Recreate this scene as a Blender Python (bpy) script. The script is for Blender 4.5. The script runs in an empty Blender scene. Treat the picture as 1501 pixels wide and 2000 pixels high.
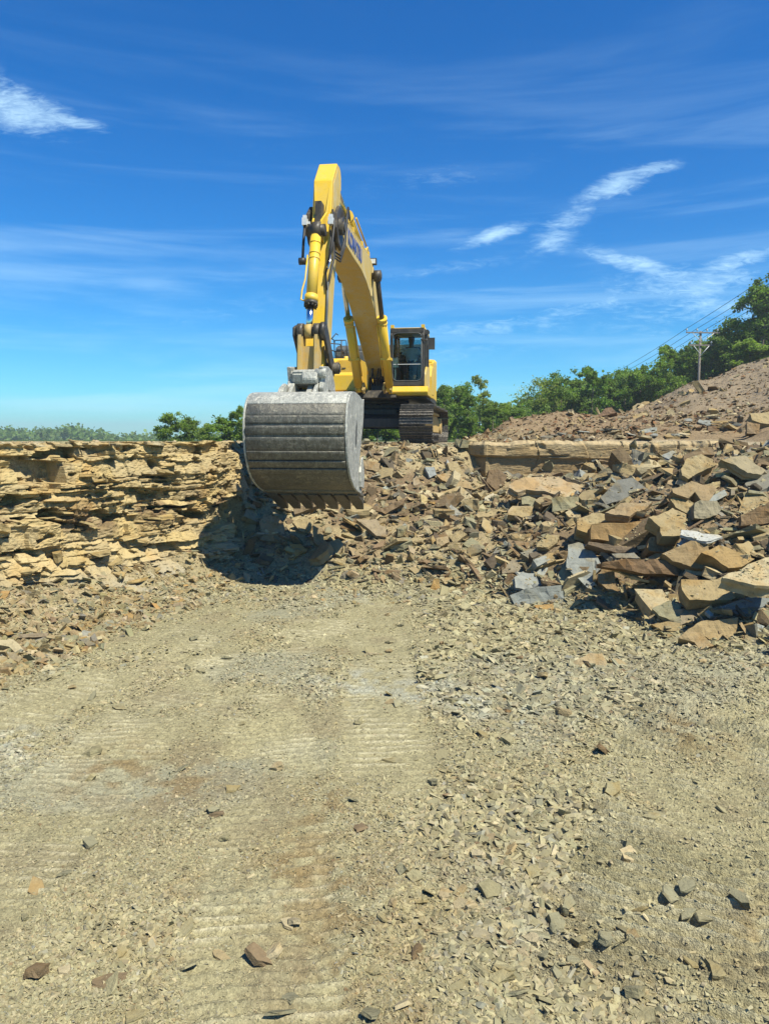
import bpy, bmesh, math, random
import numpy as np
from mathutils import Vector, Matrix

R = math.radians
SC = bpy.context.scene
COL = SC.collection
random.seed(7)
RNG = np.random.default_rng(11)

# ------------------------------------------------------------------ camera
CAMZ = 2.4
PITCH = R(5.655)
FPX = 1444.4
cam_d = bpy.data.cameras.new('camera')
cam = bpy.data.objects.new('camera', cam_d)
COL.objects.link(cam)
cam.location = (0, 0, CAMZ)
cam.rotation_euler = (R(90) - PITCH, 0, 0)
cam_d.sensor_fit = 'VERTICAL'
cam_d.sensor_height = 36
cam_d.lens = 26
cam_d.clip_start = 0.05
cam_d.clip_end = 9000
SC.camera = cam

# ------------------------------------------------------------------ sun, sky
SUN_TO = Vector((0.40, -0.40, 0.86)).normalized()
sun_el = math.asin(SUN_TO.z)
sun_rot = math.atan2(SUN_TO.x, SUN_TO.y)
sd = bpy.data.lights.new('sun', 'SUN')
sd.energy = 5.0
sd.angle = R(0.53)
sd.color = (1.0, 0.95, 0.79)
sun = bpy.data.objects.new('sun', sd)
COL.objects.link(sun)
sun.rotation_euler = (-SUN_TO).to_track_quat('-Z', 'Y').to_euler()
sun.location = (20, -20, 40)

SC.view_settings.view_transform = 'Standard'
SC.view_settings.look = 'None'
SC.view_settings.exposure = 0.74
SC.view_settings.gamma = 1.0
SC.view_settings.use_curve_mapping = False

world = bpy.data.worlds.new('World')
SC.world = world
world.use_nodes = True
SKY_STRENGTH = 0.072


class NT:
    """small helper for node trees"""
    def __init__(s, tree):
        s.t = tree
        s.n = tree.nodes
        s.n.clear()

    def add(s, typ, ins=None, **kw):
        nd = s.n.new(typ)
        for k, v in kw.items():
            setattr(nd, k, v)
        for k, v in (ins or {}).items():
            sock = nd.inputs[k]
            if isinstance(v, bpy.types.NodeSocket):
                s.t.links.new(v, sock)
            else:
                sock.default_value = v
        return nd

    def math(s, op, a, b=0.0, c=0.0, clamp=False):
        nd = s.add('ShaderNodeMath', {0: a, 1: b, 2: c}, operation=op, use_clamp=clamp)
        return nd.outputs[0]

    def vmath(s, op, a, b=(0, 0, 0)):
        nd = s.add('ShaderNodeVectorMath', {0: a, 1: b}, operation=op)
        return nd.outputs['Value'] if op in ('DOT_PRODUCT', 'LENGTH', 'DISTANCE') else nd.outputs[0]

    def mix(s, fac, a, b, blend='MIX'):
        nd = s.add('ShaderNodeMix', data_type='RGBA', blend_type=blend)
        for k, v in ((0, fac), (6, a), (7, b)):
            if isinstance(v, bpy.types.NodeSocket):
                s.t.links.new(v, nd.inputs[k])
            else:
                if k and len(v) == 3:
                    v = (*v, 1)
                nd.inputs[k].default_value = v
        return nd.outputs[2]

    def noise(s, vec, scale, detail=4, rough=0.55, dist=0.0):
        nd = s.add('ShaderNodeTexNoise', {'Vector': vec, 'Scale': scale, 'Detail': detail,
                                          'Roughness': rough, 'Distortion': dist})
        return nd.outputs[0]

    def ramp(s, v, a, b):
        """smoothstep from a to b"""
        nd = s.add('ShaderNodeMapRange', {0: v, 1: a, 2: b, 3: 0.0, 4: 1.0}, interpolation_type='SMOOTHSTEP')
        return nd.outputs[0]


def px_dir(px, py):
    a = (px - 750.5) / FPX
    b = (1000 - py) / FPX
    v = Vector((a, math.cos(PITCH) + b * math.sin(PITCH), -math.sin(PITCH) + b * math.cos(PITCH)))
    return v


def build_world():
    T = NT(world.node_tree)
    geo = T.add('ShaderNodeTexCoord')
    d = geo.outputs['Generated']
    sky = T.add('ShaderNodeTexSky', sky_type='NISHITA')
    sky.sun_disc = False
    sky.sun_elevation = sun_el
    sky.sun_rotation = sun_rot
    sky.altitude = 300
    sky.air_density = 1.0
    sky.dust_density = 0.0
    sky.ozone_density = 3.0
    hs = T.add('ShaderNodeHueSaturation', {'Hue': 0.497, 'Saturation': 1.42, 'Value': 1.0, 'Color': sky.outputs[0]})
    base = T.mix(1.0, hs.outputs[0], (0.36, 0.98, 1.28), 'MULTIPLY')   # a deep clear blue

    # cirrus: wisps placed by direction, each an elongated patch broken by stretched noise
    sep = T.add('ShaderNodeSeparateXYZ', {0: d})
    y = T.math('MAXIMUM', sep.outputs[1], 0.05)
    a = T.math('DIVIDE', sep.outputs[0], y)      # tangent of bearing
    e = T.math('DIVIDE', sep.outputs[2], y)      # tangent of height
    front = T.ramp(sep.outputs[1], 0.05, 0.3)
    total = None
    # (bearing, height, half length, half width, tilt deg, strength)
    def be(px, py):
        v = px_dir(px, py)
        return v.x / v.y, v.z / v.y
    wisps = [
        (35, 215, 0.062, 0.026, -16, .85), (130, 234, 0.055, 0.010, -12, 0.6), (5, 180, 0.04, 0.022, -45, 0.45), (60, 250, .06, .012, -6, .4),
        (1195, 365, 0.045, 0.016, 20, .8), (1270, 332, 0.035, 0.009, 12, 0.6), (1110, 430, 0.07, 0.020, 38, 0.5),
        (1075, 470, 0.035, 0.016, -10, 0.5), (965, 460, 0.045, 0.010, 16, 0.75),
        (1240, 515, 0.07, 0.012, -14, 0.75), (1340, 560, 0.13, 0.034, 8, 0.5), (1450, 505, 0.06, 0.012, 14, 0.7),
        (1400, 600, 0.2, 0.035, 6, 0.42), (1150, 600, 0.22, 0.022, 10, 0.36), (1010, 632, 0.2, 0.02, 7, 0.32),
        (900, 520, 0.14, 0.010, 8, 0.28), (860, 345, 0.2, 0.02, 10, 0.2), (900, 690, 0.25, 0.022, 6, 0.24),
        (300, 610, 0.35, 0.035, 4, 0.2), (150, 700, 0.4, 0.03, 2, 0.16), (500, 300, 0.12, 0.03, 0, 0.1),
        (1480, 190, 0.06, 0.05, 35, 0.16), (420, 545, 0.25, 0.012, 3, 0.18),
    ]
    for (px, py, L, W, tilt, st) in wisps:
        ba, bh = be(px, py)
        c, s_ = math.cos(R(tilt)), math.sin(R(tilt))
        da = T.math('SUBTRACT', a, ba)
        dh = T.math('SUBTRACT', e, bh)
        p = T.math('ADD', T.math('MULTIPLY', da, c / L), T.math('MULTIPLY', dh, s_ / L))
        q = T.math('ADD', T.math('MULTIPLY', da, -s_ / W), T.math('MULTIPLY', dh, c / W))
        r2 = T.math('ADD', T.math('MULTIPLY', p, p), T.math('MULTIPLY', q, q))
        g = T.math('MULTIPLY', T.math('EXPONENT', T.math('MULTIPLY', r2, -0.9)), st)
        total = g if total is None else T.math('MAXIMUM', total, g)
    comb = T.add('ShaderNodeCombineXYZ', {0: T.math('MULTIPLY', a, 1.0), 1: T.math('MULTIPLY', e, 1.0), 2: 0.0})
    rot = T.add('ShaderNodeMapping', {'Vector': comb.outputs[0], 'Rotation': (0, 0, R(-18)), 'Scale': (5.0, 15.0, 1)})
    n1 = T.noise(rot.outputs[0], 1.6, 8, 0.62, 0.9)
    rot2 = T.add('ShaderNodeMapping', {'Vector': comb.outputs[0], 'Rotation': (0, 0, R(-34)), 'Scale': (12.0, 52.0, 1)})
    n2 = T.noise(rot2.outputs[0], 2.4, 9, 0.68, 1.4)
    tex = T.math('ADD', T.math('MULTIPLY', n1, 0.65), T.math('MULTIPLY', n2, 0.55))
    broken = T.math('ADD', total, T.math('MULTIPLY', T.math('SUBTRACT', tex, 0.60), 1.9))
    cl = T.math('MULTIPLY', T.ramp(broken, 0.10, 1.05), T.math('MULTIPLY', T.ramp(total, 0.02, 0.35), front))
    # thin veil low in the sky, all the way round
    el = sep.outputs[2]
    rot3 = T.add('ShaderNodeMapping', {'Vector': d, 'Scale': (1.2, 1.2, 14.0)})
    n3 = T.noise(rot3.outputs[0], 1.6, 6, 0.6, 0.4)
    veil = T.math('MULTIPLY', T.ramp(n3, 0.45, 0.75), T.math('MULTIPLY', T.ramp(el, 0.55, 0.10), 0.26))
    cov = T.math('MAXIMUM', T.math('MULTIPLY', cl, .64), veil)
    col = T.mix(cov, base, (7.4, 10.6, 12.2))
    bg = T.add('ShaderNodeBackground', {0: col, 1: SKY_STRENGTH})
    T.add('ShaderNodeOutputWorld', {0: bg.outputs[0]})


build_world()

# ------------------------------------------------------------------ numpy noise


def _hash(ix, iy, iz, seed):
    h = (ix.astype(np.int64) * 374761393 + iy.astype(np.int64) * 668265263
         + iz.astype(np.int64) * 2147483647 + seed * 1274126177) & 0xFFFFFFFF
    h = ((h ^ (h >> 13)) * 1274126177) & 0xFFFFFFFF
    h = (h ^ (h >> 16)) & 0xFFFFFFFF
    return h / 4294967295.0


def vn(x, y, z=0.0, seed=0):
    x, y, z = np.broadcast_arrays(np.asarray(x, float), np.asarray(y, float), np.asarray(z, float))
    fx, fy, fz = np.floor(x), np.floor(y), np.floor(z)
    ux, uy, uz = x - fx, y - fy, z - fz
    ux, uy, uz = (t * t * (3 - 2 * t) for t in (ux, uy, uz))
    r = 0
    for i in (0, 1):
        for j in (0, 1):
            for k in (0, 1):
                w = (ux if i else 1 - ux) * (uy if j else 1 - uy) * (uz if k else 1 - uz)
                r = r + w * _hash(fx + i, fy + j, fz + k, seed)
    return r * 2 - 1


def fbm(x, y, z=0.0, octv=4, seed=0, gain=0.5):
    a, f, r, t = 1.0, 1.0, 0.0, 0.0
    for o in range(octv):
        r = r + a * vn(x * f, y * f, np.asarray(z) * f, seed + o * 17)
        t += a
        a *= gain
        f *= 2.03
    return r / t


def sstep(a, b, x):
    t = np.clip((x - a) / (b - a), 0, 1)
    return t * t * (3 - 2 * t)


# ------------------------------------------------------------------ mesh helpers
def np_mesh(name, verts, tris, tone=None, mat=None, smooth=False):
    """fast mesh from numpy triangles or quads"""
    me = bpy.data.meshes.new(name)
    verts = np.ascontiguousarray(verts, dtype=np.float32)
    tris = np.ascontiguousarray(tris, dtype=np.int32)
    k = tris.shape[1]
    me.vertices.add(len(verts))
    me.vertices.foreach_set('co', verts.ravel())
    me.loops.add(tris.size)
    me.loops.foreach_set('vertex_index', tris.ravel())
    me.polygons.add(len(tris))
    me.polygons.foreach_set('loop_start', np.arange(0, tris.size, k, dtype=np.int32))
    me.polygons.foreach_set('use_smooth', np.full(len(tris), bool(smooth)))
    me.update(calc_edges=True)
    if tone is not None:
        at = me.attributes.new('tone', 'FLOAT_COLOR', 'POINT')
        t = np.ones((len(verts), 4), np.float32)
        t[:, :3] = tone
        at.data.foreach_set('color', t.ravel())
    if mat:
        me.materials.append(mat)
    return me


def link(name, me, parent=None, loc=None, rot=None):
    o = bpy.data.objects.new(name, me)
    COL.objects.link(o)
    if parent:
        o.parent = parent
    if loc is not None:
        o.location = loc
    if rot is not None:
        o.rotation_euler = rot
    return o


def tag(o, label=None, cat=None, group=None, kind=None):
    for k, v in (('label', label), ('category', cat), ('group', group), ('kind', kind)):
        if v:
            o[k] = v
    return o


class MB:
    """collects solids into one mesh"""
    def __init__(s):
        s.b = bmesh.new()

    def _v(s, pts):
        return [s.b.verts.new(p) for p in pts]

    def _bev(s, geom_faces, w, seg=1, ang=0.5):
        if w <= 0:
            return
        es = set()
        for f in geom_faces:
            if f.is_valid:
                for e in f.edges:
                    if len(e.link_faces) == 2 and e.calc_face_angle(0) > ang:
                        es.add(e)
        if es:
            bmesh.ops.bevel(s.b, geom=list(es), offset=w, segments=seg, affect='EDGES', clamp_overlap=True)

    def box(s, lo, hi, bev=0.0, rot=None, about=None):
        x0, y0, z0 = lo
        x1, y1, z1 = hi
        v = s._v([(x0, y0, z0), (x1, y0, z0), (x1, y1, z0), (x0, y1, z0),
                  (x0, y0, z1), (x1, y0, z1), (x1, y1, z1), (x0, y1, z1)])
        if rot is not None:
            c = Vector(about) if about else Vector(((x0 + x1) / 2, (y0 + y1) / 2, (z0 + z1) / 2))
            for q in v:
                q.co = rot @ (q.co - c) + c
        fs = [s.b.faces.new([v[i] for i in f]) for f in
              ((3, 2, 1, 0), (4, 5, 6, 7), (0, 1, 5, 4), (1, 2, 6, 5), (2, 3, 7, 6), (3, 0, 4, 7))]
        s._bev(fs, bev)
        return s

    def prof(s, pts, s0, s1, bev=0.0, seg=1):
        """profile of (forward, height) extruded sideways from s0 to s1"""
        a = s._v([(s0, -f, z) for f, z in pts])
        b = s._v([(s1, -f, z) for f, z in pts])
        n = len(pts)
        fs = [s.b.faces.new(a), s.b.faces.new(b[::-1])]
        for i in range(n):
            j = (i + 1) % n
            fs.append(s.b.faces.new([a[i], b[i], b[j], a[j]]))
        bmesh.ops.recalc_face_normals(s.b, faces=fs)
        s._bev(fs, bev, seg)
        return s

    def prof_z(s, pts, z0, z1, bev=0.0):
        a = s._v([(x, y, z0) for x, y in pts])
        b = s._v([(x, y, z1) for x, y in pts])
        n = len(pts)
        fs = [s.b.faces.new(a), s.b.faces.new(b[::-1])]
        for i in range(n):
            j = (i + 1) % n
            fs.append(s.b.faces.new([a[i], b[i], b[j], a[j]]))
        bmesh.ops.recalc_face_normals(s.b, faces=fs)
        s._bev(fs, bev)
        return s

    def cyl(s, p0, p1, r0, r1=None, n=16, cap=True, smooth=True):
        r1 = r0 if r1 is None else r1
        p0, p1 = Vector(p0), Vector(p1)
        ax = (p1 - p0).normalized()
        u = ax.orthogonal().normalized()
        w = ax.cross(u)
        A, B = [], []
        for i in range(n):
            t = 2 * math.pi * i / n
            dvec = u * math.cos(t) + w * math.sin(t)
            A.append(s.b.verts.new(p0 + dvec * r0))
            B.append(s.b.verts.new(p1 + dvec * r1))
        for i in range(n):
            j = (i + 1) % n
            f = s.b.faces.new([A[i], A[j], B[j], B[i]])
            f.smooth = smooth
        if cap:
            s.b.faces.new(A[::-1])
            s.b.faces.new(B)
        return s

    def tube(s, path, r, n=8, radii=None):
        path = [Vector(p) for p in path]
        prev = None
        u = None
        for k, p in enumerate(path):
            if k == 0:
                t = path[1] - p
            elif k == len(path) - 1:
                t = p - path[k - 1]
            else:
                t = path[k + 1] - path[k - 1]
            t.normalize()
            if u is None:
                u = t.orthogonal().normalized()
            u = (u - t * u.dot(t)).normalized()
            w = t.cross(u)
            rr = radii[k] if radii else r
            ring = [s.b.verts.new(p + (u * math.cos(2 * math.pi * i / n) + w * math.sin(2 * math.pi * i / n)) * rr)
                    for i in range(n)]
            if prev:
                for i in range(n):
                    j = (i + 1) % n
                    f = s.b.faces.new([prev[i], prev[j], ring[j], ring[i]])
                    f.smooth = True
            else:
                s.b.faces.new(ring[::-1])
            prev = ring
        s.b.faces.new(prev)
        return s

    def poly(s, pts):
        s.b.faces.new(s._v(pts))
        return s

    def build(s, name, mat, parent=None, loc=None, rot=None):
        me = bpy.data.meshes.new(name)
        s.b.to_mesh(me)
        s.b.free()
        me.materials.append(mat)
        return link(name, me, parent, loc, rot)


def empty(name, loc, rz=0.0):
    o = bpy.data.objects.new(name, None)
    COL.objects.link(o)
    o.empty_display_size = 0.2
    o.location = loc
    o.rotation_euler = (0, 0, rz)
    return o


# ------------------------------------------------------------------ materials
def new_mat(name):
    m = bpy.data.materials.new(name)
    m.use_nodes = True
    return m, NT(m.node_tree)


def principled(T, col, rough, metal=0.0, bump=None, bstr=0.3, bdist=0.02, spec=0.4, **kw):
    ins = {'Base Color': col, 'Roughness': rough, 'Metallic': metal, 'Specular IOR Level': spec}
    ins.update(kw)
    if not isinstance(col, bpy.types.NodeSocket) and len(col) == 3:
        ins['Base Color'] = (*col, 1)
    p = T.add('ShaderNodeBsdfPrincipled', ins)
    if bump is not None:
        b = T.add('ShaderNodeBump', {'Strength': bstr, 'Distance': bdist, 'Height': bump})
        T.t.links.new(b.outputs[0], p.inputs['Normal'])
    T.add('ShaderNodeOutputMaterial', {0: p.outputs[0]})
    return p


def rock_mat(name, strata=True, stain=1.0, fine=1.0, bstr=.75, bdist=.03, inst=False, mul=(.74, .73, .70)):
    m, T = new_mat(name)
    pos = T.add('ShaderNodeNewGeometry').outputs['Position']
    at = T.add('ShaderNodeAttribute', attribute_name='tone', attribute_type='INSTANCER' if inst else 'GEOMETRY')
    oi = T.add('ShaderNodeObjectInfo')
    oc = oi.outputs['Color'] if not inst else (1, 1, 1)
    base = T.mix(1.0, T.mix(1.0, at.outputs['Color'], oc, 'MULTIPLY'), mul, 'MULTIPLY')
    n1 = T.noise(pos, 2.3, 5, 0.6, 0.6)
    n2 = T.noise(pos, 11, 6, 0.65, 0.3)
    n3 = T.noise(pos, 70, 4, 0.7)
    # iron staining and grey weathering
    c = T.mix(T.math('MULTIPLY', T.ramp(n1, 0.48, 0.66), 0.55 * stain), base, T.mix(1.0, base, (0.92, 0.72, 0.42), 'MULTIPLY'))
    c = T.mix(T.math('MULTIPLY', T.ramp(n2, 0.52, 0.66), 0.6), c, T.mix(1.0, c, (0.55, 0.55, 0.54), 'MULTIPLY'))
    c = T.mix(T.math('MULTIPLY', T.ramp(n2, 0.44, 0.32), 0.45), c, T.mix(1.0, c, (1.30, 1.27, 1.12), 'MULTIPLY'))
    v = T.math('ADD', T.math('MULTIPLY', n3, 0.5), 0.75)
    vv = T.add('ShaderNodeCombineColor', {0: v, 1: v, 2: v}).outputs[0]
    c = T.mix(1.0, c, vv, 'MULTIPLY')
    h = T.math('ADD', T.math('MULTIPLY', n2, 1.2), T.math('MULTIPLY', n3, 0.35 * fine))
    if strata:
        mp = T.add('ShaderNodeMapping', {'Vector': pos, 'Scale': (1.2, 1.2, 26), 'Rotation': (R(6), R(-5), 0)})
        n4 = T.noise(mp.outputs[0], 1.5, 5, 0.6, 0.2)
        h = T.math('ADD', h, T.math('MULTIPLY', n4, 0.8))
    principled(T, c, 0.9, 0.0, h, bstr, bdist, 0.2)
    return m


M_ROCK = rock_mat('sandstone', True, 1.0, 1.2, .7, .02, False, (.62, .60, .555))
M_WALL = rock_mat('sandstone_face', True, 0.5)
M_GRAVEL = rock_mat('gravel', False, 0.5, 1.0, .35, .004)
M_GRAVEL_I = rock_mat('gravel_scattered', False, 0.4, 1.0, .3, .003, True)


def ground_mat():
    m, T = new_mat('crushed_stone_ground')
    pos = T.add('ShaderNodeNewGeometry').outputs['Position']
    at = T.add('ShaderNodeAttribute', attribute_name='tone')
    n1 = T.noise(pos, 9, 6, 0.7, 0.2)
    n2 = T.noise(pos, 60, 5, 0.75)
    vor = T.add('ShaderNodeTexVoronoi', {'Vector': pos, 'Scale': 46.0, 'Randomness': 1.0}, feature='F1')
    vor2 = T.add('ShaderNodeTexVoronoi', {'Vector': pos, 'Scale': 120.0, 'Randomness': 1.0}, feature='F1')
    base = T.mix(1.0, at.outputs['Color'], (.74, .73, .70), 'MULTIPLY')
    rnd = T.add('ShaderNodeSeparateColor', {0: vor.outputs['Color']}).outputs[0]
    rnd2 = T.add('ShaderNodeSeparateColor', {0: vor2.outputs['Color']}).outputs[1]
    vor3 = T.add('ShaderNodeTexVoronoi', {'Vector': pos, 'Scale': 21.0, 'Randomness': 1.0}, feature='F1')
    chip = T.add('ShaderNodeSeparateColor', {0: vor3.outputs['Color']}).outputs[2]
    chip = T.math('MULTIPLY', T.ramp(chip, .72, .76), T.ramp(vor3.outputs['Distance'], .42, .34))
    v = T.math('ADD', T.math('MULTIPLY', rnd, 0.42), T.math('ADD', T.math('MULTIPLY', rnd2, 0.32),
               T.math('ADD', T.math('MULTIPLY', n2, 0.40), 0.38)))
    v = T.math('ADD', v, T.math('MULTIPLY', chip, .14))
    vv = T.add('ShaderNodeCombineColor', {0: v, 1: v, 2: v}).outputs[0]
    c = T.mix(1.0, base, vv, 'MULTIPLY')
    c = T.mix(T.math('MULTIPLY', T.ramp(n1, 0.55, 0.75), 0.3), c, T.mix(1.0, c, (0.74, 0.76, 0.78), 'MULTIPLY'))
    h = T.math('ADD', T.math('MULTIPLY', n1, 0.8), T.math('MULTIPLY', n2, 0.55))
    h = T.math('SUBTRACT', h, T.math('MULTIPLY', vor.outputs['Distance'], 0.25))
    h = T.math('SUBTRACT', h, T.math('MULTIPLY', vor2.outputs['Distance'], 0.3))
    h = T.math('ADD', h, T.math('ADD', T.math('MULTIPLY', chip, 0.5), T.math('MULTIPLY', rnd, 0.2)))
    principled(T, c, 0.93, 0.0, h, .9, 0.014, 0.15)
    return m


M_GROUND = ground_mat()


def paint_mat(name, col, dust=0.35, rough=0.38, dustcol=(0.52, 0.46, 0.34), scale=3.0):
    m, T = new_mat(name)
    pos = T.add('ShaderNodeNewGeometry').outputs['Position']
    n1 = T.noise(pos, scale, 6, 0.65, 0.4)
    mp = T.add('ShaderNodeMapping', {'Vector': pos, 'Scale': (14, 14, 2.0)})
    n2 = T.noise(mp.outputs[0], 1.0, 5, 0.6, 0.2)
    n3 = T.noise(pos, 45, 4, 0.7)
    f = T.math('MULTIPLY', T.math('ADD', T.ramp(n1, 0.35, 0.75), T.math('MULTIPLY', T.ramp(n2, 0.45, 0.75), 0.6)), dust, clamp=True)
    c = T.mix(f, (*col, 1), (*dustcol, 1))
    mp2 = T.add('ShaderNodeMapping', {'Vector': pos, 'Scale': (30, 30, 1.6)})
    n4 = T.noise(mp2.outputs[0], 1.0, 4, 0.6, 0.6)
    c = T.mix(T.math('MULTIPLY', T.ramp(n4, 0.60, 0.74), min(1.0, dust * 1.1)), c, T.mix(1.0, c, (.42, .36, .30), 'MULTIPLY'))
    chips = T.math('MULTIPLY', T.ramp(n3, 0.64, 0.70), 0.7)
    c = T.mix(chips, c, (0.10, 0.075, 0.05, 1))
    r = T.math('ADD', T.math('MULTIPLY', f, 0.5), rough)
    principled(T, c, r, 0.0, T.math('ADD', n1, T.math('MULTIPLY', n3, 0.15)), 0.12, 0.01, 0.45)
    return m


M_YEL = paint_mat('yellow_paint', (0.66, 0.42, 0.022), 0.34, 0.36, (0.46, 0.37, 0.16))
M_YELD = paint_mat('dusty_yellow_paint', (0.50, 0.34, 0.05), 0.85, 0.5, (0.47, 0.40, 0.24))
M_BEIGE = paint_mat('worn_yellow_paint', (0.46, 0.30, 0.07), 0.75, 0.6, (0.38, 0.30, 0.18), 7)
M_DARK = paint_mat('dark_steel', (0.018, 0.019, 0.02), 0.22, 0.5, (0.20, 0.17, 0.12))
M_GREASE = paint_mat('greasy_steel', (0.020, 0.017, 0.014), 0.35, 0.45, (0.24, 0.19, 0.12), 9)
M_GREY = paint_mat('grey_paint', (0.05, 0.06, 0.065), 0.25, 0.4, (0.25, 0.23, 0.19))
M_BLUE = paint_mat('blue_lettering', (0.02, 0.045, 0.20), 0.12, 0.4)


def steel_mat(name, a, b, dustc, rough=0.42, metal=0.75, k=0.6):
    """scoured bucket steel with dried mud"""
    m, T = new_mat(name)
    pos = T.add('ShaderNodeNewGeometry').outputs['Position']
    n1 = T.noise(pos, 9, 8, 0.72, 1.6)
    mp = T.add('ShaderNodeMapping', {'Vector': pos, 'Scale': (3.4, 2.0, 0.9), 'Rotation': (0, R(10), 0)})
    n2 = T.noise(mp.outputs[0], 5, 8, 0.74, 2.2)
    n3 = T.noise(pos, 60, 5, 0.7)
    c = T.mix(T.ramp(n2, 0.35, 0.75), (*a, 1), (*b, 1))
    f = T.math('MULTIPLY', T.ramp(T.math('ADD', T.math('MULTIPLY', n1, 0.7), T.math('MULTIPLY', n3, 0.3)), 0.50, 0.62), k)
    c = T.mix(f, c, (*dustc, 1))
    mt = T.math('MULTIPLY', T.math('SUBTRACT', 1.0, f), metal)
    r = T.math('ADD', T.math('MULTIPLY', f, 0.45), T.math('ADD', T.math('MULTIPLY', n3, 0.15), rough - 0.08))
    principled(T, c, r, mt, T.math('ADD', n1, T.math('MULTIPLY', n3, 0.4)), 0.6, 0.025, 0.5)
    return m


M_BUCKET = steel_mat('scoured_steel', (0.080, 0.074, 0.058), (0.20, 0.19, 0.158), (0.42, 0.38, 0.28), 0.42, 0.3, 0.42)
M_PALE = steel_mat('mud_dried_steel', (0.20, 0.20, 0.18), (0.50, 0.50, 0.44), (0.66, 0.63, 0.53), 0.55, 0.15, 0.8)
M_SHOE = steel_mat('track_steel', (0.035, 0.033, 0.03), (0.12, 0.11, 0.10), (0.26, 0.22, 0.16), 0.4, 0.5, 0.4)
M_TOOTH = steel_mat('worn_tooth_steel', (0.05, 0.048, 0.04), (0.13, 0.125, 0.11), (0.2, 0.18, 0.13), 0.4, 0.4, 0.3)
M_CHROME, _T = new_mat('chrome_rod')
principled(_T, (0.62, 0.66, 0.70), 0.16, 1.0)
M_RUBBER = paint_mat('black_rubber', (0.014, 0.014, 0.015), 0.12, 0.55, (0.15, 0.13, 0.1))
M_LAMP, _T = new_mat('lamp_lens')
principled(_T, (0.75, 0.80, 0.82), 0.15, 0.3)


def glass_mat():
    m, T = new_mat('cab_glass')
    g = T.add('ShaderNodeBsdfGlass', {'Color': (0.62, 0.74, 0.72, 1), 'Roughness': 0.0, 'IOR': 1.02})
    tr = T.add('ShaderNodeBsdfTransparent', {'Color': (0.66, 0.76, 0.75, 1)})
    gl = T.add('ShaderNodeBsdfGlossy', {'Color': (0.9, 0.95, 1, 1), 'Roughness': 0.03})
    fr = T.add('ShaderNodeFresnel', {'IOR': 1.45})
    f = T.math('MULTIPLY', fr.outputs[0], 0.55)
    mx = T.add('ShaderNodeMixShader', {0: f, 1: tr.outputs[0], 2: gl.outputs[0]})
    T.add('ShaderNodeOutputMaterial', {0: mx.outputs[0]})
    T.n.remove(g)
    return m


M_GLASS = glass_mat()


def simple(name, col, rough=0.8, bump=25.0):
    m, T = new_mat(name)
    pos = T.add('ShaderNodeNewGeometry').outputs['Position']
    n = T.noise(pos, bump, 4, 0.6)
    v = T.math('ADD', T.math('MULTIPLY', n, 0.5), 0.75)
    vv = T.add('ShaderNodeCombineColor', {0: v, 1: v, 2: v}).outputs[0]
    principled(T, T.mix(1.0, (*col, 1), vv, 'MULTIPLY'), rough, 0.0, n, 0.3, 0.01, 0.3)
    return m


def leaf_mat(name, col, col2):
    m, T = new_mat(name)
    pos = T.add('ShaderNodeNewGeometry').outputs['Position']
    oi = T.add('ShaderNodeObjectInfo')
    at = T.add('ShaderNodeAttribute', attribute_name='tone')
    n = T.noise(pos, 0.55, 3, 0.6)
    c = T.mix(T.ramp(n, 0.35, 0.65), (*col, 1), (*col2, 1))
    c = T.mix(1.0, c, at.outputs['Color'], 'MULTIPLY')
    c = T.mix(1.0, c, oi.outputs['Color'], 'MULTIPLY')
    d = T.add('ShaderNodeBsdfPrincipled', {'Base Color': c, 'Roughness': 0.6, 'Specular IOR Level': 0.25})
    t = T.add('ShaderNodeBsdfTranslucent', {'Color': T.mix(1.0, c, (1.3, 1.5, 0.6), 'MULTIPLY')})
    mx = T.add('ShaderNodeMixShader', {0: 0.45, 1: d.outputs[0], 2: t.outputs[0]})
    T.add('ShaderNodeOutputMaterial', {0: mx.outputs[0]})
    return m


M_LEAF = leaf_mat('leaves', (0.135, 0.205, 0.040), (0.215, 0.285, 0.070))
M_BARK = simple('bark', (0.16, 0.13, 0.10), 0.9, 9)
M_POLE = simple('weathered_timber', (0.20, 0.175, 0.155), 0.9, 12)
M_PORC = simple('insulator', (0.55, 0.56, 0.56), 0.4, 30)
M_SKIN = simple('skin', (0.30, 0.17, 0.11), 0.6, 30)
M_SHIRT = simple('white_shirt', (0.78, 0.78, 0.78), 0.85, 12)
M_JEANS = simple('dark_trousers', (0.03, 0.04, 0.07), 0.85, 12)
M_HAIR = simple('dark_hair', (0.02, 0.015, 0.012), 0.7, 60)
M_SEAT = simple('seat_cloth', (0.035, 0.037, 0.04), 0.85, 30)

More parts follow.
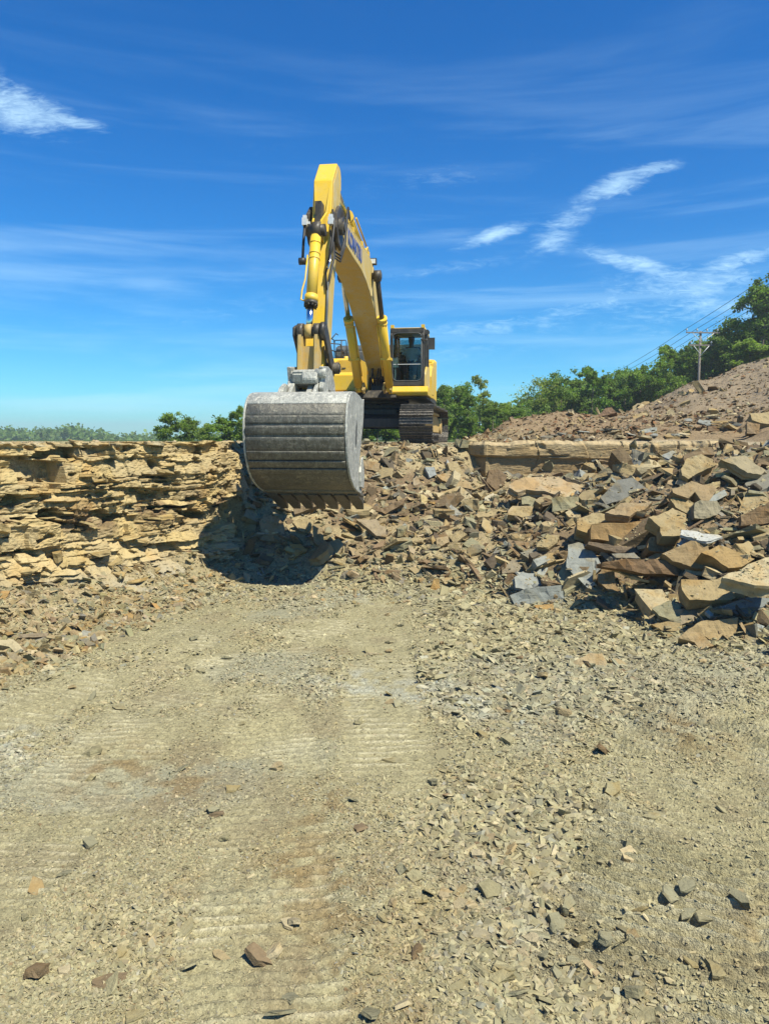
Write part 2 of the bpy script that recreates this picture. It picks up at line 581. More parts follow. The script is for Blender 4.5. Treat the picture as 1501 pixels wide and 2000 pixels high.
# ------------------------------------------------------------------ terrain heights
# ledge level 2.3, quarry floor 0; columns are bearings (u = 750.5 + 1444.4 * x / y)
LEDGE = 2.3
KN = {
    -2500: [(0, 0), (3, 0), (3.6, .7), (4.2, 2.3), (400, 2.3)],
    -700: [(0, 0), (4.9, 0), (5.5, .6), (5.9, .8), (6.1, 2.3), (400, 2.3)],
    -200: [(0, 0), (6.4, 0), (7.2, .5), (8.1, .8), (8.5, .8), (8.9, 2.3), (400, 2.3)],
    0: [(0, 0), (7.3, 0), (8.0, .30), (8.8, .62), (9.6, .8), (9.9, 2.28), (400, 2.3)],
    100: [(0, 0), (7.9, 0), (8.6, .22), (9.5, .5), (10.1, .65), (10.4, 2.28), (400, 2.3)],
    200: [(0, 0), (8.8, 0), (9.5, .15), (10.7, .42), (11.2, 2.28), (400, 2.3)],
    300: [(0, 0), (9.9, 0), (10.6, .12), (11.6, .38), (12.0, 2.28), (400, 2.3)],
    400: [(0, 0), (11.3, 0), (12.3, .3), (12.8, .6), (13.1, 2.25), (400, 2.3)],
    455: [(0, 0), (11.9, 0), (12.7, .3), (13.5, .8), (14.0, 2.2), (400, 2.3)],
    500: [(0, 0), (12.1, 0), (12.8, .28), (13.6, .85), (14.5, 1.6), (15.4, 2.2), (16, 2.3), (400, 2.3)],
    600: [(0, 0), (12.2, 0), (13, .4), (14, 1.05), (15.6, 1.95), (17, 2.28), (400, 2.3)],
    720: [(0, 0), (12.0, 0), (13, .45), (14.4, 1.05), (16.2, 1.95), (17.6, 2.24), (400, 2.3)],
    800: [(0, 0), (11.9, 0), (13, .48), (14.5, 1.05), (16.5, 1.9), (17.8, 2.22), (19, 2.28), (400, 2.3)],
    880: [(0, 0), (11.6, 0), (12.5, .42), (14.5, 1.10), (16.4, 1.8), (17.4, 2.22), (400, 2.3)],
    950: [(0, 0), (11.2, 0), (12, .32), (13, .72), (14.5, 1.05), (16, 1.35), (17.3, 1.5), (17.7, 2.26), (20, 2.3), (23.5, 2.6), (25, 2.4), (30, 2.2), (400, 2.3)],
    1000: [(0, 0), (10.9, 0), (11.6, .38), (13, .85), (14.5, 1.15), (16, 1.38), (17.3, 1.5), (17.7, 2.28), (19, 2.35), (22.5, 2.98), (24, 2.95), (28, 2.2), (400, 2.3)],
    1100: [(0, 0), (10.4, 0), (10.9, .42), (11.6, .85), (13, 1.22), (15, 1.45), (17.0, 1.5), (17.4, 2.3), (19, 2.45), (23, 3.16), (25, 3.05), (29, 2.4), (400, 2.3)],
    1180: [(0, 0), (10.1, 0), (10.8, .6), (11.5, 1.05), (12.5, 1.4), (14, 1.6), (16.8, 1.6), (17.2, 2.32), (19, 2.55), (24, 3.16), (26, 3.14), (30, 3.0), (60, 2.6), (400, 2.3)],
    1250: [(0, 0), (9.8, 0), (10.5, .55), (11.3, 1.1), (12, 1.5), (14, 1.78), (16.6, 1.75), (17.0, 2.33), (20, 2.75), (28, 3.62), (32, 3.75), (45, 3.4), (400, 2.3)],
    1350: [(0, 0), (8.9, 0), (9.6, .5), (10.5, 1.0), (11.3, 1.5), (12.6, 1.98), (14, 2.05), (16.4, 1.95), (16.9, 2.36), (20, 3.0), (30, 4.65), (35, 4.95), (48, 4.9), (400, 3)],
    1440: [(0, 0), (8.5, 0), (9.3, .5), (10.2, 1.0), (11, 1.5), (12.5, 2.08), (14, 2.3), (16.5, 2.4), (20, 3.1), (30, 4.9), (38, 6.1), (50, 6.2), (400, 3)],
    1501: [(0, 0), (8.3, 0), (9.1, .5), (10, 1.0), (11, 1.6), (12.5, 2.15), (14, 2.42), (16, 2.6), (20, 3.3), (30, 5.2), (39, 6.7), (52, 7.0), (400, 3)],
    1700: [(0, 0), (7.6, 0), (8.4, .6), (9.4, 1.2), (10.5, 1.8), (12.5, 2.3), (15, 2.8), (20, 3.9), (30, 6.4), (40, 8.4), (55, 9.0), (400, 4)],
    2400: [(0, 0), (5.5, 0), (6.4, .9), (7.6, 1.8), (9, 2.3), (13, 3.0), (20, 4.6), (30, 7.5), (45, 10), (400, 5)],
    4000: [(0, 0), (3.5, 0), (4.5, 1.2), (6, 2.2), (10, 3.4), (20, 6), (45, 9), (400, 5)],
}
_US = np.array(sorted(KN), float)
_DS = np.concatenate([np.arange(0, 60, 0.05), np.geomspace(60, 400, 60)])
_TB = np.array([np.interp(_DS, *zip(*KN[int(u)])) for u in _US])


WALL_LINE = [(-10.5, 2.0), (-8.0, 5.0), (-6.1, 8.0), (-4.99, 9.65), (-4.1, 10.95), (-3.0, 12.7), (-2.80, 13.3), (-2.88, 14.3), (-3.05, 15.8)]
_WLX = [p[0] for p in WALL_LINE]
_WLY = [p[1] for p in WALL_LINE]


def base_h(x, y):
    x = np.asarray(x, float)
    y = np.asarray(y, float)
    yy = np.maximum(y, 0.8)
    u = np.clip(750.5 + FPX * x / yy, -2500, 4000)
    i = np.clip(np.searchsorted(_US, u, side='right') - 1, 0, len(_US) - 2)
    fu = (u - _US[i]) / (_US[i + 1] - _US[i])
    fu = fu * fu * (3 - 2 * fu) * .5 + fu * .5
    d = np.clip(yy, 0, 399.9)
    j = np.clip(np.searchsorted(_DS, d, side='right') - 1, 0, len(_DS) - 2)
    fd = (d - _DS[j]) / (_DS[j + 1] - _DS[j])
    v = ((1 - fu) * ((1 - fd) * _TB[i, j] + fd * _TB[i, j + 1]) + fu * ((1 - fd) * _TB[i + 1, j] + fd * _TB[i + 1, j + 1]))
    xw = np.interp(y, _WLY, _WLX)
    g = sstep(.30, .50, xw - x)                    # 0 in front of the face, 1 behind it
    talus = np.minimum(v, .05 + .42 * sstep(1.9, .2, x - xw))
    w = np.where(y < 13.25, g * 2.28 + (1 - g) * talus, v)
    v = np.where(u < 480, w, v)
    return np.where(y < 1.5, 0.0, v)


# grouser marks pressed into the floor: (x0,y0,x1,y1,half width,period,depth)
MARKS = [(0.45, 1.6, 3.2, 7.6, 0.50, 0.100, 0.026), (1.55, 1.6, 4.6, 8.0, 0.50, 0.105, 0.024),
         (-0.25, 1.5, -1.05, 6.8, 0.36, 0.09, 0.010), (-2.3, 1.5, -2.0, 8.5, 0.38, 0.09, 0.008),
         (-3.3, 6.0, -2.1, 9.6, 0.42, 0.12, 0.009), (-1.9, 6.4, -0.7, 9.8, 0.42, 0.12, 0.009), (0.15, 4.6, -0.2, 11, 0.35, 0.11, 0.006)]


def marks(x, y):
    h = np.zeros_like(x)
    pale = np.zeros_like(x)
    allm = np.zeros_like(x)
    for k, (x0, y0, x1, y1, hw, per, dep) in enumerate(MARKS):
        dx, dy = x1 - x0, y1 - y0
        L = math.hypot(dx, dy)
        dx, dy = dx / L, dy / L
        wob = 0.10 * vn(y * 0.6, x * 0.3, 0, 70 + k)
        a = (x - x0) * dx + (y - y0) * dy
        c = (x - x0) * dy - (y - y0) * dx + wob
        m = sstep(hw + .06, hw - .06, np.abs(c)) * sstep(-.3, .2, a) * sstep(L + .3, L - .3, a)
        cover = sstep(-0.55 if k < 2 else -0.3, 0.15, fbm(x * 1.4, y * 1.4, 0, 3, 90 + k))
        ph = a / per + 0.35 * vn(x * 2.5, y * 2.5, 0, 60 + k)
        saw = np.abs((ph % 1.0) - 0.5) * 2
        h += m * cover * dep * (saw ** 2 * 2 - 1) * (1.35 if k < 2 else 1)
        h -= m * 0.01
        pale = np.maximum(pale, m * cover * sstep(.45, .9, saw) * sstep(-.25, .35, fbm(x * 3.2, y * 3.2, 0, 3, 140 + k)) * (.8 if k < 2 else 1.0))  # compacted powder; on the first two tracks it also paints sunlit ridges
        allm = np.maximum(allm, m * cover)
    marks.cover = allm
    return h, pale


def marks_cover(x, y):
    marks(x, y)
    return marks.cover


def slope_mask(x, y):
    """1 on rubble, talus and mound; 0 on the flat floor"""
    b = base_h(x, y)
    return sstep(0.02, 0.3, b)


def T_h(x, y, fine=True):
    x = np.asarray(x, float)
    y = np.asarray(y, float)
    b = base_h(x, y)
    m = sstep(0.0, 0.3, b) * sstep(60, 25, y)
    onledge = sstep(2.1, 2.28, b) * sstep(2.45, 2.3, b)
    amp = 1 - 0.85 * onledge
    h = b + m * amp * (0.14 * fbm(x * 1.1, y * 1.1, 0, 4, 3) + 0.05 * fbm(x * 5, y * 5, 0, 3, 9))
    fl = (1 - m) * sstep(30, 15, y)
    h += fl * (0.035 * fbm(x * 0.7, y * 0.7, 0, 3, 21) + 0.016 * fbm(x * 3.3, y * 3.3, 0, 3, 33))
    h += fl * 0.05 * sstep(3.5, 0, np.abs(x - 0.75 - 0.02 * y)) * 0.4
    if fine:
        near = sstep(22, 6, y)
        h += near * (0.009 * fbm(x * 13, y * 13, 0, 3, 41))
        mk, _ = marks(x, y)
        h += fl * mk
    return h


def T1(x, y):
    return float(T_h(np.array([x]), np.array([y]))[0])


def floor_col(X, Y):
    """colour of the crushed floor: dusty tan with grey, pale and rusty patches"""
    floor = np.array([0.355, 0.322, 0.190])

    def mixc(c, m, col):
        return c * (1 - m[..., None]) + np.array(col) * m[..., None]
    c = np.broadcast_to(floor, X.shape + (3,)).copy()
    n = fbm(X * .9, Y * .9, 0, 4, 51)
    c = mixc(c, sstep(.05, .5, n) * .6, (0.30, 0.275, 0.17))
    c = mixc(c, sstep(.0, .5, fbm(X * 1.3, Y * 1.3, 0, 4, 57)) * .5, (0.41, 0.37, 0.215))
    c = mixc(c, sstep(.18, .5, fbm(X * .8, Y * .8, 0, 4, 63)) * .55, (0.33, 0.335, 0.26))
    _, pale = marks(X, Y)
    c = mixc(c, pale * .75, (0.66, 0.61, 0.43))
    c = mixc(c, marks.cover * .3, (0.39, 0.355, 0.215))
    for (rx, ry, rr) in [(-.15, 3.7, .28), (-.55, 3.9, .25), (-1.15, 3.5, .22), (.18, 3.2, .12), (-.4, 4.6, .22), (.12, 2.85, .1), (-1.4, 5.0, .3), (-2.0, 5.2, .3), (.3, 3.9, .16), (1.9, 3.3, .2), (2.5, 5.9, .35), (-.25, 3.1, .2)]:
        g = np.exp(-(((X - rx) / rr) ** 2 + ((Y - ry) / (rr * 1.6)) ** 2))
        g = g * sstep(-.35, .35, fbm(X * 9, Y * 9, 0, 3, 77))
        c = mixc(c, np.clip(g, 0, 1) * .8, (0.24, 0.165, 0.075))
    for (rx, ry, rr) in [(.4, 6.9, .35), (-.35, 7.1, .4), (-3.0, 5.6, .4), (.95, 6.2, .25), (.7, 6.6, .3), (.6, 3.6, .3), (-3.0, 4.4, .35)]:
        g = np.exp(-(((X - rx) / rr) ** 2 + ((Y - ry) / rr) ** 2)) * sstep(-.35, .3, fbm(X * 7, Y * 7, 0, 3, 79))
        c = mixc(c, np.clip(g, 0, 1) * .8, (0.42, 0.45, 0.41))
    c = mixc(c, sstep(.1, .5, fbm(X * 2.2, Y * 2.2, 0, 4, 58)) * .45, (0.27, 0.225, 0.14))
    return c


# ------------------------------------------------------------------ ground sheet
def make_ground():
    ys = list(np.linspace(-3.7, 1.8, 12))
    y = 2.0
    while y < 18.5:
        ys.append(y)
        y += min(max(1.25 * y * y / (2.4 * 740), 0.011), 0.042)
    while y < 45:
        ys.append(y)
        y *= 1.007
    while y < 5200:
        ys.append(y)
        y *= 1.09
    ys = np.array(ys)
    kd = np.linspace(-0.58, 0.58, 450)
    ko = 0.60 + np.geomspace(0.004, 2.6, 26)
    ks = np.concatenate([-ko[::-1], kd, ko])
    K, Y = np.meshgrid(ks, ys)
    X = K * (Y + 4.0)
    Z = T_h(X, Y)
    far = sstep(60, 220, Y)
    Z = Z * (1 - far) + far * (1.6 + 2.0 * fbm(X * .004, Y * .004, 0, 3, 5))
    # colours
    floor = np.array([0.385, 0.345, 0.213])
    tan = np.array([0.41, 0.335, 0.195])
    dirt_shade = np.array([0.195, 0.135, 0.085])  # brown earth, darkened further to paint in shade between the stones
    red = np.array([0.30, 0.22, 0.135])
    greyb = np.array([0.29, 0.235, 0.165])
    green = np.array([0.07, 0.11, 0.035])
    b = base_h(X, Y)
    U = 750.5 + FPX * X / np.maximum(Y, .8)

    def mixc(c, m, col):
        return c * (1 - m[..., None]) + np.array(col) * m[..., None]
    c = floor_col(X, Y)
    m = sstep(.03, .35, b)
    c = mixc(c, m, tan)
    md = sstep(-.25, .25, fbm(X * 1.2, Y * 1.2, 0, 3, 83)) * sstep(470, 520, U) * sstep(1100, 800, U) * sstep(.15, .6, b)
    c = mixc(c, md * .85, dirt_shade)
    c = mixc(c, sstep(900, 1100, U) * m * .7, dirt_shade * 1.15)
    c = mixc(c, sstep(2.4, 2.7, b), red)
    c = mixc(c, sstep(2.6, 3.4, b) * sstep(1180, 1330, U + 60 * fbm(X * .3, Y * .3, 0, 3, 88)) * .8, greyb)
    c = mixc(c, sstep(2.15, 2.28, b) * sstep(2.4, 2.32, b), (0.48, 0.40, 0.27))
    c = mixc(c, sstep(26, 40, Y) * sstep(3.5, 2.6, b), green)
    c = mixc(c, sstep(60, 90, Y), green)
    nr, nc = X.shape
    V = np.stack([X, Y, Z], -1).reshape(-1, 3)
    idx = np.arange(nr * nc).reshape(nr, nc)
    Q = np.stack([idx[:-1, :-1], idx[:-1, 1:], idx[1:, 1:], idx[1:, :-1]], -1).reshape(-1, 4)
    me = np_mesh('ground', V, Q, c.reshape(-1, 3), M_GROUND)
    o = link('ground', me)
    o['kind'] = 'structure'
    return o


make_ground()

# ------------------------------------------------------------------ layered faces


def make_face(name, line, ztop, zbot, res, func, colfunc, mat):
    line = [np.array(p, float) for p in line]
    seg = [np.linalg.norm(line[i + 1] - line[i]) for i in range(len(line) - 1)]
    cum = np.concatenate([[0], np.cumsum(seg)])
    n = int(cum[-1] / res)
    s = np.linspace(0, cum[-1], n)
    px = np.interp(s, cum, [p[0] for p in line])
    py = np.interp(s, cum, [p[1] for p in line])
    ker = np.ones(int(.35 / res))
    ker /= ker.sum()
    tx = np.gradient(px)
    ty = np.gradient(py)
    tx = np.convolve(np.pad(tx, len(ker), mode='edge'), ker, 'same')[len(ker):-len(ker)]
    ty = np.convolve(np.pad(ty, len(ker), mode='edge'), ker, 'same')[len(ker):-len(ker)]
    l = np.hypot(tx, ty)
    nx, ny = ty / l, -tx / l
    nz = int((ztop - zbot) / res)
    z = np.linspace(zbot, ztop, nz)
    S, Z = np.meshgrid(s, z)
    O, DZ = func(S, Z)
    X = px[None] + nx[None] * O
    Y = py[None] + ny[None] * O
    # cap going back over the ledge
    Zs = Z + DZ
    ncap = 10
    rows = [(X, Y, Zs)]
    capX, capY, capZ = [], [], []
    for k in range(1, ncap + 1):
        t = k / ncap
        back = 0.9 * t
        x = X[-1] - nx * back
        y = Y[-1] - ny * back
        zz = Zs[-1] * (1 - t) + (LEDGE - 0.06) * t + (1 - t) * 0.03 * fbm(x * 6, y * 6, 0, 3, 4)
        capX.append(x)
        capY.append(y)
        capZ.append(zz)
    X = np.vstack([X, capX])
    Y = np.vstack([Y, capY])
    Zs = np.vstack([Zs, capZ])
    S = np.vstack([S, np.repeat(s[None], ncap, 0)])
    c = colfunc(S, Zs, X, Y)
    nr, nc = X.shape
    idx = np.arange(nr * nc).reshape(nr, nc)
    Q = np.stack([idx[:-1, :-1], idx[:-1, 1:], idx[1:, 1:], idx[1:, :-1]], -1).reshape(-1, 4)
    me = np_mesh(name, np.stack([X, Y, Zs], -1).reshape(-1, 3), Q, c.reshape(-1, 3), mat)
    return link(name, me), (s, px, py, nx, ny)


_lay = np.cumsum(np.concatenate([[-.3], np.random.default_rng(5).choice([.035, .05, .08, .14, .22, .3], 60)]))


def wall_off(S, Z):
    wob = 0.05 * fbm(S * 1.1, Z * .4, 0, 3, 101) + 0.02 * S * 0
    zq = Z + wob - 0.012 * S
    li = np.searchsorted(_lay, zq)
    lf = _lay[np.clip(li, 0, len(_lay) - 1)]
    lb = _lay[np.clip(li - 1, 0, len(_lay) - 1)]
    tl = np.clip((zq - lb) / np.maximum(lf - lb, 1e-3), 0, 1)
    thick = lf - lb
    cell = S / (0.28 + 0.45 * _hash(li, li * 0, li * 0, 7)) + 9 * _hash(li, li * 0 + 1, li * 0, 8) + .35 * vn(S * 2.2, Z * 2, 0, 15)
    ci = np.floor(cell)
    tc = cell - ci
    h1, h2, h3, h4 = (_hash(ci, li, li * 0, q) for q in (31, 32, 33, 34))
    big = sstep(.03, .10, thick)
    o = (h1 - .5) * 0.11 * (.35 + .65 * big)
    o += (tc - .5) * (h2 - .5) * .26 * big + (tl - .5) * (h3 - .62) * .16 * big      # tilted planar breaks
    o -= 0.40 * (h4 < .055) * (thick > .045) * sstep(.85, 1.0, Z) + 0.12 * ((h4 > .80) & (h4 < .86)) * (thick > .03)
    o -= 0.03 * (tl < .09) * (thick > .05) * (h2 > .4) + 0.02 * (tc < .04)                       # open joints
    # big blocks spanning several beds
    bx = S / .95 + .3 * vn(S * .9, Z * 1.1, 0, 61)
    bz = Z / .42 + .4 * vn(S * .8, Z * .9, 0, 62)
    hb = _hash(np.floor(bx), np.floor(bz), np.floor(bx) * 0, 63)
    o += (hb - .5) * .20 + (bx % 1 - .5) * (hb * 7 % 1 - .5) * .22
    # breaker flutes: concave panels between ribs
    ph = S / 0.52 + .22 * vn(S * .8, Z * .7, 0, 18)
    fl = np.abs(np.sin(math.pi * ph))
    w = sstep(.9, 1.25, Z) * sstep(2.2, 1.9, Z) * sstep(10.5, 8.8, S)
    o -= 0.17 * (fl ** .6) * w * np.clip(.75 + .7 * vn(ph * 0 + np.floor(ph), Z * 3.5, 0, 19), 0, 1.2)
    # hollows
    pk = fbm(S * 2.1, Z * 4.5, 0, 3, 27)
    o -= 0.25 * sstep(.36, .42, pk) * sstep(.9, 1.15, Z)
    pk2 = fbm(S * 5.2, Z * 12, 0, 3, 28)
    o -= 0.12 * sstep(.28, .42, pk2)
    # coarse relief
    o += 0.10 * fbm(S * 1.0, Z * 1.2, 0, 3, 41) + 0.04 * np.abs(fbm(S * 5, Z * 9, 0, 4, 47))
    o += 0.018 * fbm(S * 20, Z * 44, 0, 3, 49)
    # toe spreads out, brown soft band is undercut
    o += 0.62 * sstep(1.0, -.05, Z) ** 1.1 + .09 * sstep(1.1, .6, Z) * fbm(S * 3.2, Z * 4, 0, 4, 48)
    o -= 0.22 * np.exp(-((Z - (.80 - .02 * (S - 5))) / .13) ** 2) * sstep(9.5, 7.0, S) + 0.10 * sstep(1.6, 2.3, Z)
    dz = 0.02 * fbm(S * 3, Z * 3, 0, 3, 53)
    top = sstep(2.1, 2.3, Z)
    dz += top * (0.035 * fbm(S * 2.5, S * 0, 0, 4, 55) - .0)
    return o, dz


def wall_col(S, Z, X, Y):
    wob = 0.05 * fbm(S * 1.1, Z * .4, 0, 3, 101)
    li = np.searchsorted(_lay, Z + wob - 0.012 * S)
    ci = np.floor(S / (0.28 + 0.45 * _hash(li, li * 0, li * 0, 7)) + 9 * _hash(li, li * 0 + 1, li * 0, 8))
    r = _hash(ci, li, li * 0, 77)[..., None]
    pal = np.array([[.56, .44, .225], [.50, .385, .18], [.46, .37, .22], [.60, .48, .27], [.42, .345, .21]])
    k = (r * 4.999).astype(int)[..., 0]
    c = pal[k] * (0.6 + .4) * .5 + np.array([.56, .44, .225]) * .5
    def mx(c, m, col):
        return c * (1 - m[..., None]) + np.array(col) * m[..., None]
    c = mx(c, sstep(.1, .55, fbm(S * 1.1, Z * 2.2, 0, 4, 120)) * .6, (.35, .29, .19))
    c = mx(c, sstep(.2, .6, fbm(S * 1.7, Z * 1.7, 0, 3, 124)) * .55, (.52, .34, .13))
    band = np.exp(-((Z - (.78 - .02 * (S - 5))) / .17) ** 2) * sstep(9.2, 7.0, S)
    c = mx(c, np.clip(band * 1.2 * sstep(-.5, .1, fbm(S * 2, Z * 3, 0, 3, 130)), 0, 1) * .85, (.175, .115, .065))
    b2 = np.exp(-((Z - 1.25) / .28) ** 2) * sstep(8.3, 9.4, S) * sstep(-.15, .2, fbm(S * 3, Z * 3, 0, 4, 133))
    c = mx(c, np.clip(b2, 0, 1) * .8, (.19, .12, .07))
    c = mx(c, sstep(.7, .2, Z) * sstep(8.5, 10, S) * .6, (.34, .35, .32))
    c = mx(c, sstep(.45, 0, Z) * .5, (.36, .31, .20))
    return c


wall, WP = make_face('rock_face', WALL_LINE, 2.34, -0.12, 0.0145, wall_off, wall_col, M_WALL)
tag(wall, 'tall tan layered sandstone quarry face on the left with dark hollows and ribs', 'rock face')


def bench_off(S, Z):
    o = 0.05 * fbm(S * .7, Z * 1.2, 0, 3, 201) + 0.012 * fbm(S * 4, Z * 14, 0, 3, 203) + .006 * fbm(S * 15, Z * 60, 0, 2, 204)
    crack = np.exp(-((Z - (2.03 - .015 * S + .03 * vn(S * 1.5, Z * 0, 0, 9))) / .02) ** 2)
    o -= 0.07 * crack * sstep(-.3, .1, vn(S * 1.3, Z * 0, 0, 12))
    o -= 0.10 * sstep(2.03, 1.98, Z + .015 * S) * sstep(5.0, 3.0, S)
    # drill grooves at the right hand end
    g = np.abs(np.sin(math.pi * S / .33))
    o -= 0.07 * (1 - sstep(0, .35, g)) * sstep(5.6, 5.9, S)
    o += 0.12 * sstep(6.6, 7.6, S) * fbm(S * 3, Z * 4, 0, 3, 207) + .25 * sstep(.9, 0, S) * fbm(S * 4, Z * 4, 0, 3, 209)
    o -= 0.10 * sstep(2.26, 2.36, Z) * (1 + fbm(S * 5, Z * 0, 0, 3, 211))
    o -= .08 * sstep(.25, .45, fbm(S * 1.9, Z * 2.2, 0, 3, 215)) * sstep(1.9, 2.2, Z)
    o += .04 * (np.floor(S / .9 + .5 * vn(S, Z, 0, 3)) % 2)
    return o, .06 * (fbm(S * 2.4, S * 0, 0, 4, 213) - .1) * sstep(2.1, 2.3, Z)


def bench_col(S, Z, X, Y):
    c = np.broadcast_to(np.array([.40, .30, .165]), S.shape + (3,)).copy()
    def mx(c, m, col):
        return c * (1 - m[..., None]) + np.array(col) * m[..., None]
    c = mx(c, sstep(2.2, 2.3, Z + .04 * fbm(S * 4, Z * 0, 0, 3, 220)) * .8, (.55, .44, .27))
    c = mx(c, sstep(2.05, 1.9, Z) * .45, (.31, .21, .10))
    c = mx(c, sstep(0, .5, fbm(S * .8, Z * 6, 0, 4, 223)) * .4, (.40, .33, .21))
    c = mx(c, sstep(6.4, 7, S) * sstep(-.2, .3, fbm(S * 3, Z * 3, 0, 3, 225)) * .8, (.56, .44, .24))
    return c


bench, BP = make_face('sandstone_bench', [(1.75, 18.6), (1.95, 17.6), (2.3, 17.1), (4.5, 16.95), (7.2, 16.6), (7.9, 16.7), (9.5, 17.6)],
                      2.35, 1.0, 0.02, bench_off, bench_col, M_WALL)
tag(bench, 'long smooth brown sandstone bench face with drill grooves at its right end', 'rock bench')

# ------------------------------------------------------------------ loose stone shapes
KR = 6


def rock_variants(n, rng, flat, rough=0.22, elong=1.6):
    """(n, 2K+2, 3) vertices; constant topology: top ring, bottom ring, top and bottom centres"""
    out = []
    for i in range(n):
        a = np.linspace(0, 2 * np.pi, KR, endpoint=False) + rng.uniform(-.42, .42, KR)
        r = 1 + rng.uniform(-rough * 1.9, rough * 1.2, KR)
        el = rng.uniform(1.0, elong)
        x, y = r * np.cos(a) * el, r * np.sin(a) / el ** .4
        th = flat * rng.uniform(.6, 1.4)
        top = np.stack([x * rng.uniform(.8, 1.0, KR), y * rng.uniform(.8, 1.0, KR), th / 2 + rng.uniform(-.25, .12, KR) * th * .5], 1)
        bot = np.stack([x * rng.uniform(.8, 1.08, KR), y * rng.uniform(.8, 1.08, KR), -th / 2 + rng.uniform(-.3, .3, KR) * th * .6], 1)
        tc = [[top[:, 0].mean(), top[:, 1].mean(), th / 2 + th * rng.uniform(-.06, .06)]]
        bc = [[0, 0, -th / 2 - th * .1]]
        v = np.vstack([top, bot, tc, bc])
        out.append(v / 2)
    return np.array(out)


_f = []
for i in range(KR):
    j = (i + 1) % KR
    _f += [(i, j, 2 * KR), (i, KR + i, KR + j), (i, KR + j, j), (KR + j, KR + i, 2 * KR + 1)]
ROCKF = np.array(_f)

PV = rock_variants(40, RNG, 0.22)            # plates
BV = rock_variants(40, RNG, 0.50, .26, 1.6)   # blocks
SV = rock_variants(40, RNG, 0.30, .35, 2.1)  # shards


def grit_variants(n, rng):
    out = []
    for i in range(n):
        fl = rng.uniform(.14, .5)
        el = rng.uniform(1, 2.3)
        v = np.array([[x, y, z] for z in (-1, 1) for x, y in ((-1, -1), (1, -1), (1, 1), (-1, 1))], float)
        v *= rng.uniform(.55, 1.05, v.shape)
        v[4:, :2] *= rng.uniform(.55, 1.0)
        v[4:, 2] += rng.uniform(-.5, .3, 4)
        out.append(v * np.array([el, 1, fl]) * .5)
    return np.array(out)


GV = grit_variants(60, RNG)
GRITF = np.array([(0, 3, 2), (0, 2, 1), (4, 5, 6), (4, 6, 7), (0, 1, 5), (0, 5, 4), (1, 2, 6), (1, 6, 5), (2, 3, 7), (2, 7, 6), (3, 0, 4), (3, 4, 7)])


def rotmats(rz, rx, ry, rz2=None):
    cz, sz, cx, sx, cy, sy = np.cos(rz), np.sin(rz), np.cos(rx), np.sin(rx), np.cos(ry), np.sin(ry)
    z0, o1 = np.zeros_like(rz), np.ones_like(rz)
    Rz = np.stack([cz, -sz, z0, sz, cz, z0, z0, z0, o1], -1).reshape(-1, 3, 3)
    Rx = np.stack([o1, z0, z0, z0, cx, -sx, z0, sx, cx], -1).reshape(-1, 3, 3)
    Ry = np.stack([cy, z0, sy, z0, o1, z0, -sy, z0, cy], -1).reshape(-1, 3, 3)
    return Ry @ Rx @ Rz


PAL = {
    'tan': (.43, .348, .20), 'pale': (.55, .475, .31), 'brown': (.26, .195, .12), 'ochre': (.46, .31, .13),
    'grey': (.28, .27, .225), 'bluegrey': (.36, .385, .37), 'olive': (.33, .315, .21), 'dark': (.16, .135, .10),
    'dust': (.385, .352, .215), 'rust': (.30, .17, .09),
}
CN = {'tan': 'tan', 'pale': 'pale tan', 'brown': 'brown', 'ochre': 'ochre', 'grey': 'grey', 'bluegrey': 'blue-grey',
      'olive': 'olive-grey', 'dark': 'dark brown', 'dust': 'dusty', 'rust': 'rusty'}


def pick_cols(n, rng, table):
    ks = list(table)
    w = np.array([table[k] for k in ks], float)
    idx = rng.choice(len(ks), n, p=w / w.sum())
    c = np.array([PAL[k] for k in ks])[idx]
    return c * rng.uniform(.78, 1.18, (n, 1)) * rng.uniform(.96, 1.04, (n, 3)), [ks[i] for i in idx]


def scatter(name, P, size, tilt, cols, rng, mix=(.5, .3, .2), sink=.12, label=None, cat=None, mat=None, parent=None, grit=False):
    n = len(P)
    kind = rng.choice(3, n, p=mix)
    if grit:
        V, FF = GV, GRITF
        vi = rng.integers(0, 60, n)
    else:
        V, FF = np.concatenate([PV, BV, SV]), ROCKF
        vi = kind * 40 + rng.integers(0, 40, n)
    Rm = rotmats(rng.uniform(0, 6.283, n), rng.normal(0, 1, n) * tilt, rng.normal(0, 1, n) * tilt)
    v = V[vi] * size[:, None, None]
    v = np.einsum('nij,nkj->nki', Rm, v)
    v += P[:, None, :]
    v[..., 2] += (size * (.5 * np.array([.2, .55, .3])[kind]) - size * sink)[:, None]
    nv = V.shape[1]
    F = (FF[None] + (np.arange(n) * nv)[:, None, None]).reshape(-1, 3)
    tone = np.repeat(cols[:, None, :], nv, 1).reshape(-1, 3)
    me = np_mesh(name, v.reshape(-1, 3), F, tone, mat or M_GRAVEL)
    o = link(name, me, parent)
    tag(o, label, cat, None, 'stuff')
    return o


def samp_uv(n, rng, u0, u1, d0, d1, power=1.0):
    u = rng.uniform(u0, u1, n)
    t = rng.uniform(0, 1, n)
    d = (d0 ** (1 - power) + t * (d1 ** (1 - power) - d0 ** (1 - power))) ** (1 / (1 - power)) if power != 1 else d0 * (d1 / d0) ** t
    return (u - 750.5) / FPX * d, d


GRIT_COL = bpy.data.collections.new('grit_shapes')
for _i in range(24):
    _me = np_mesh('grit', GV[_i], GRITF, None, M_GRAVEL_I)
    GRIT_COL.objects.link(bpy.data.objects.new('grit', _me))


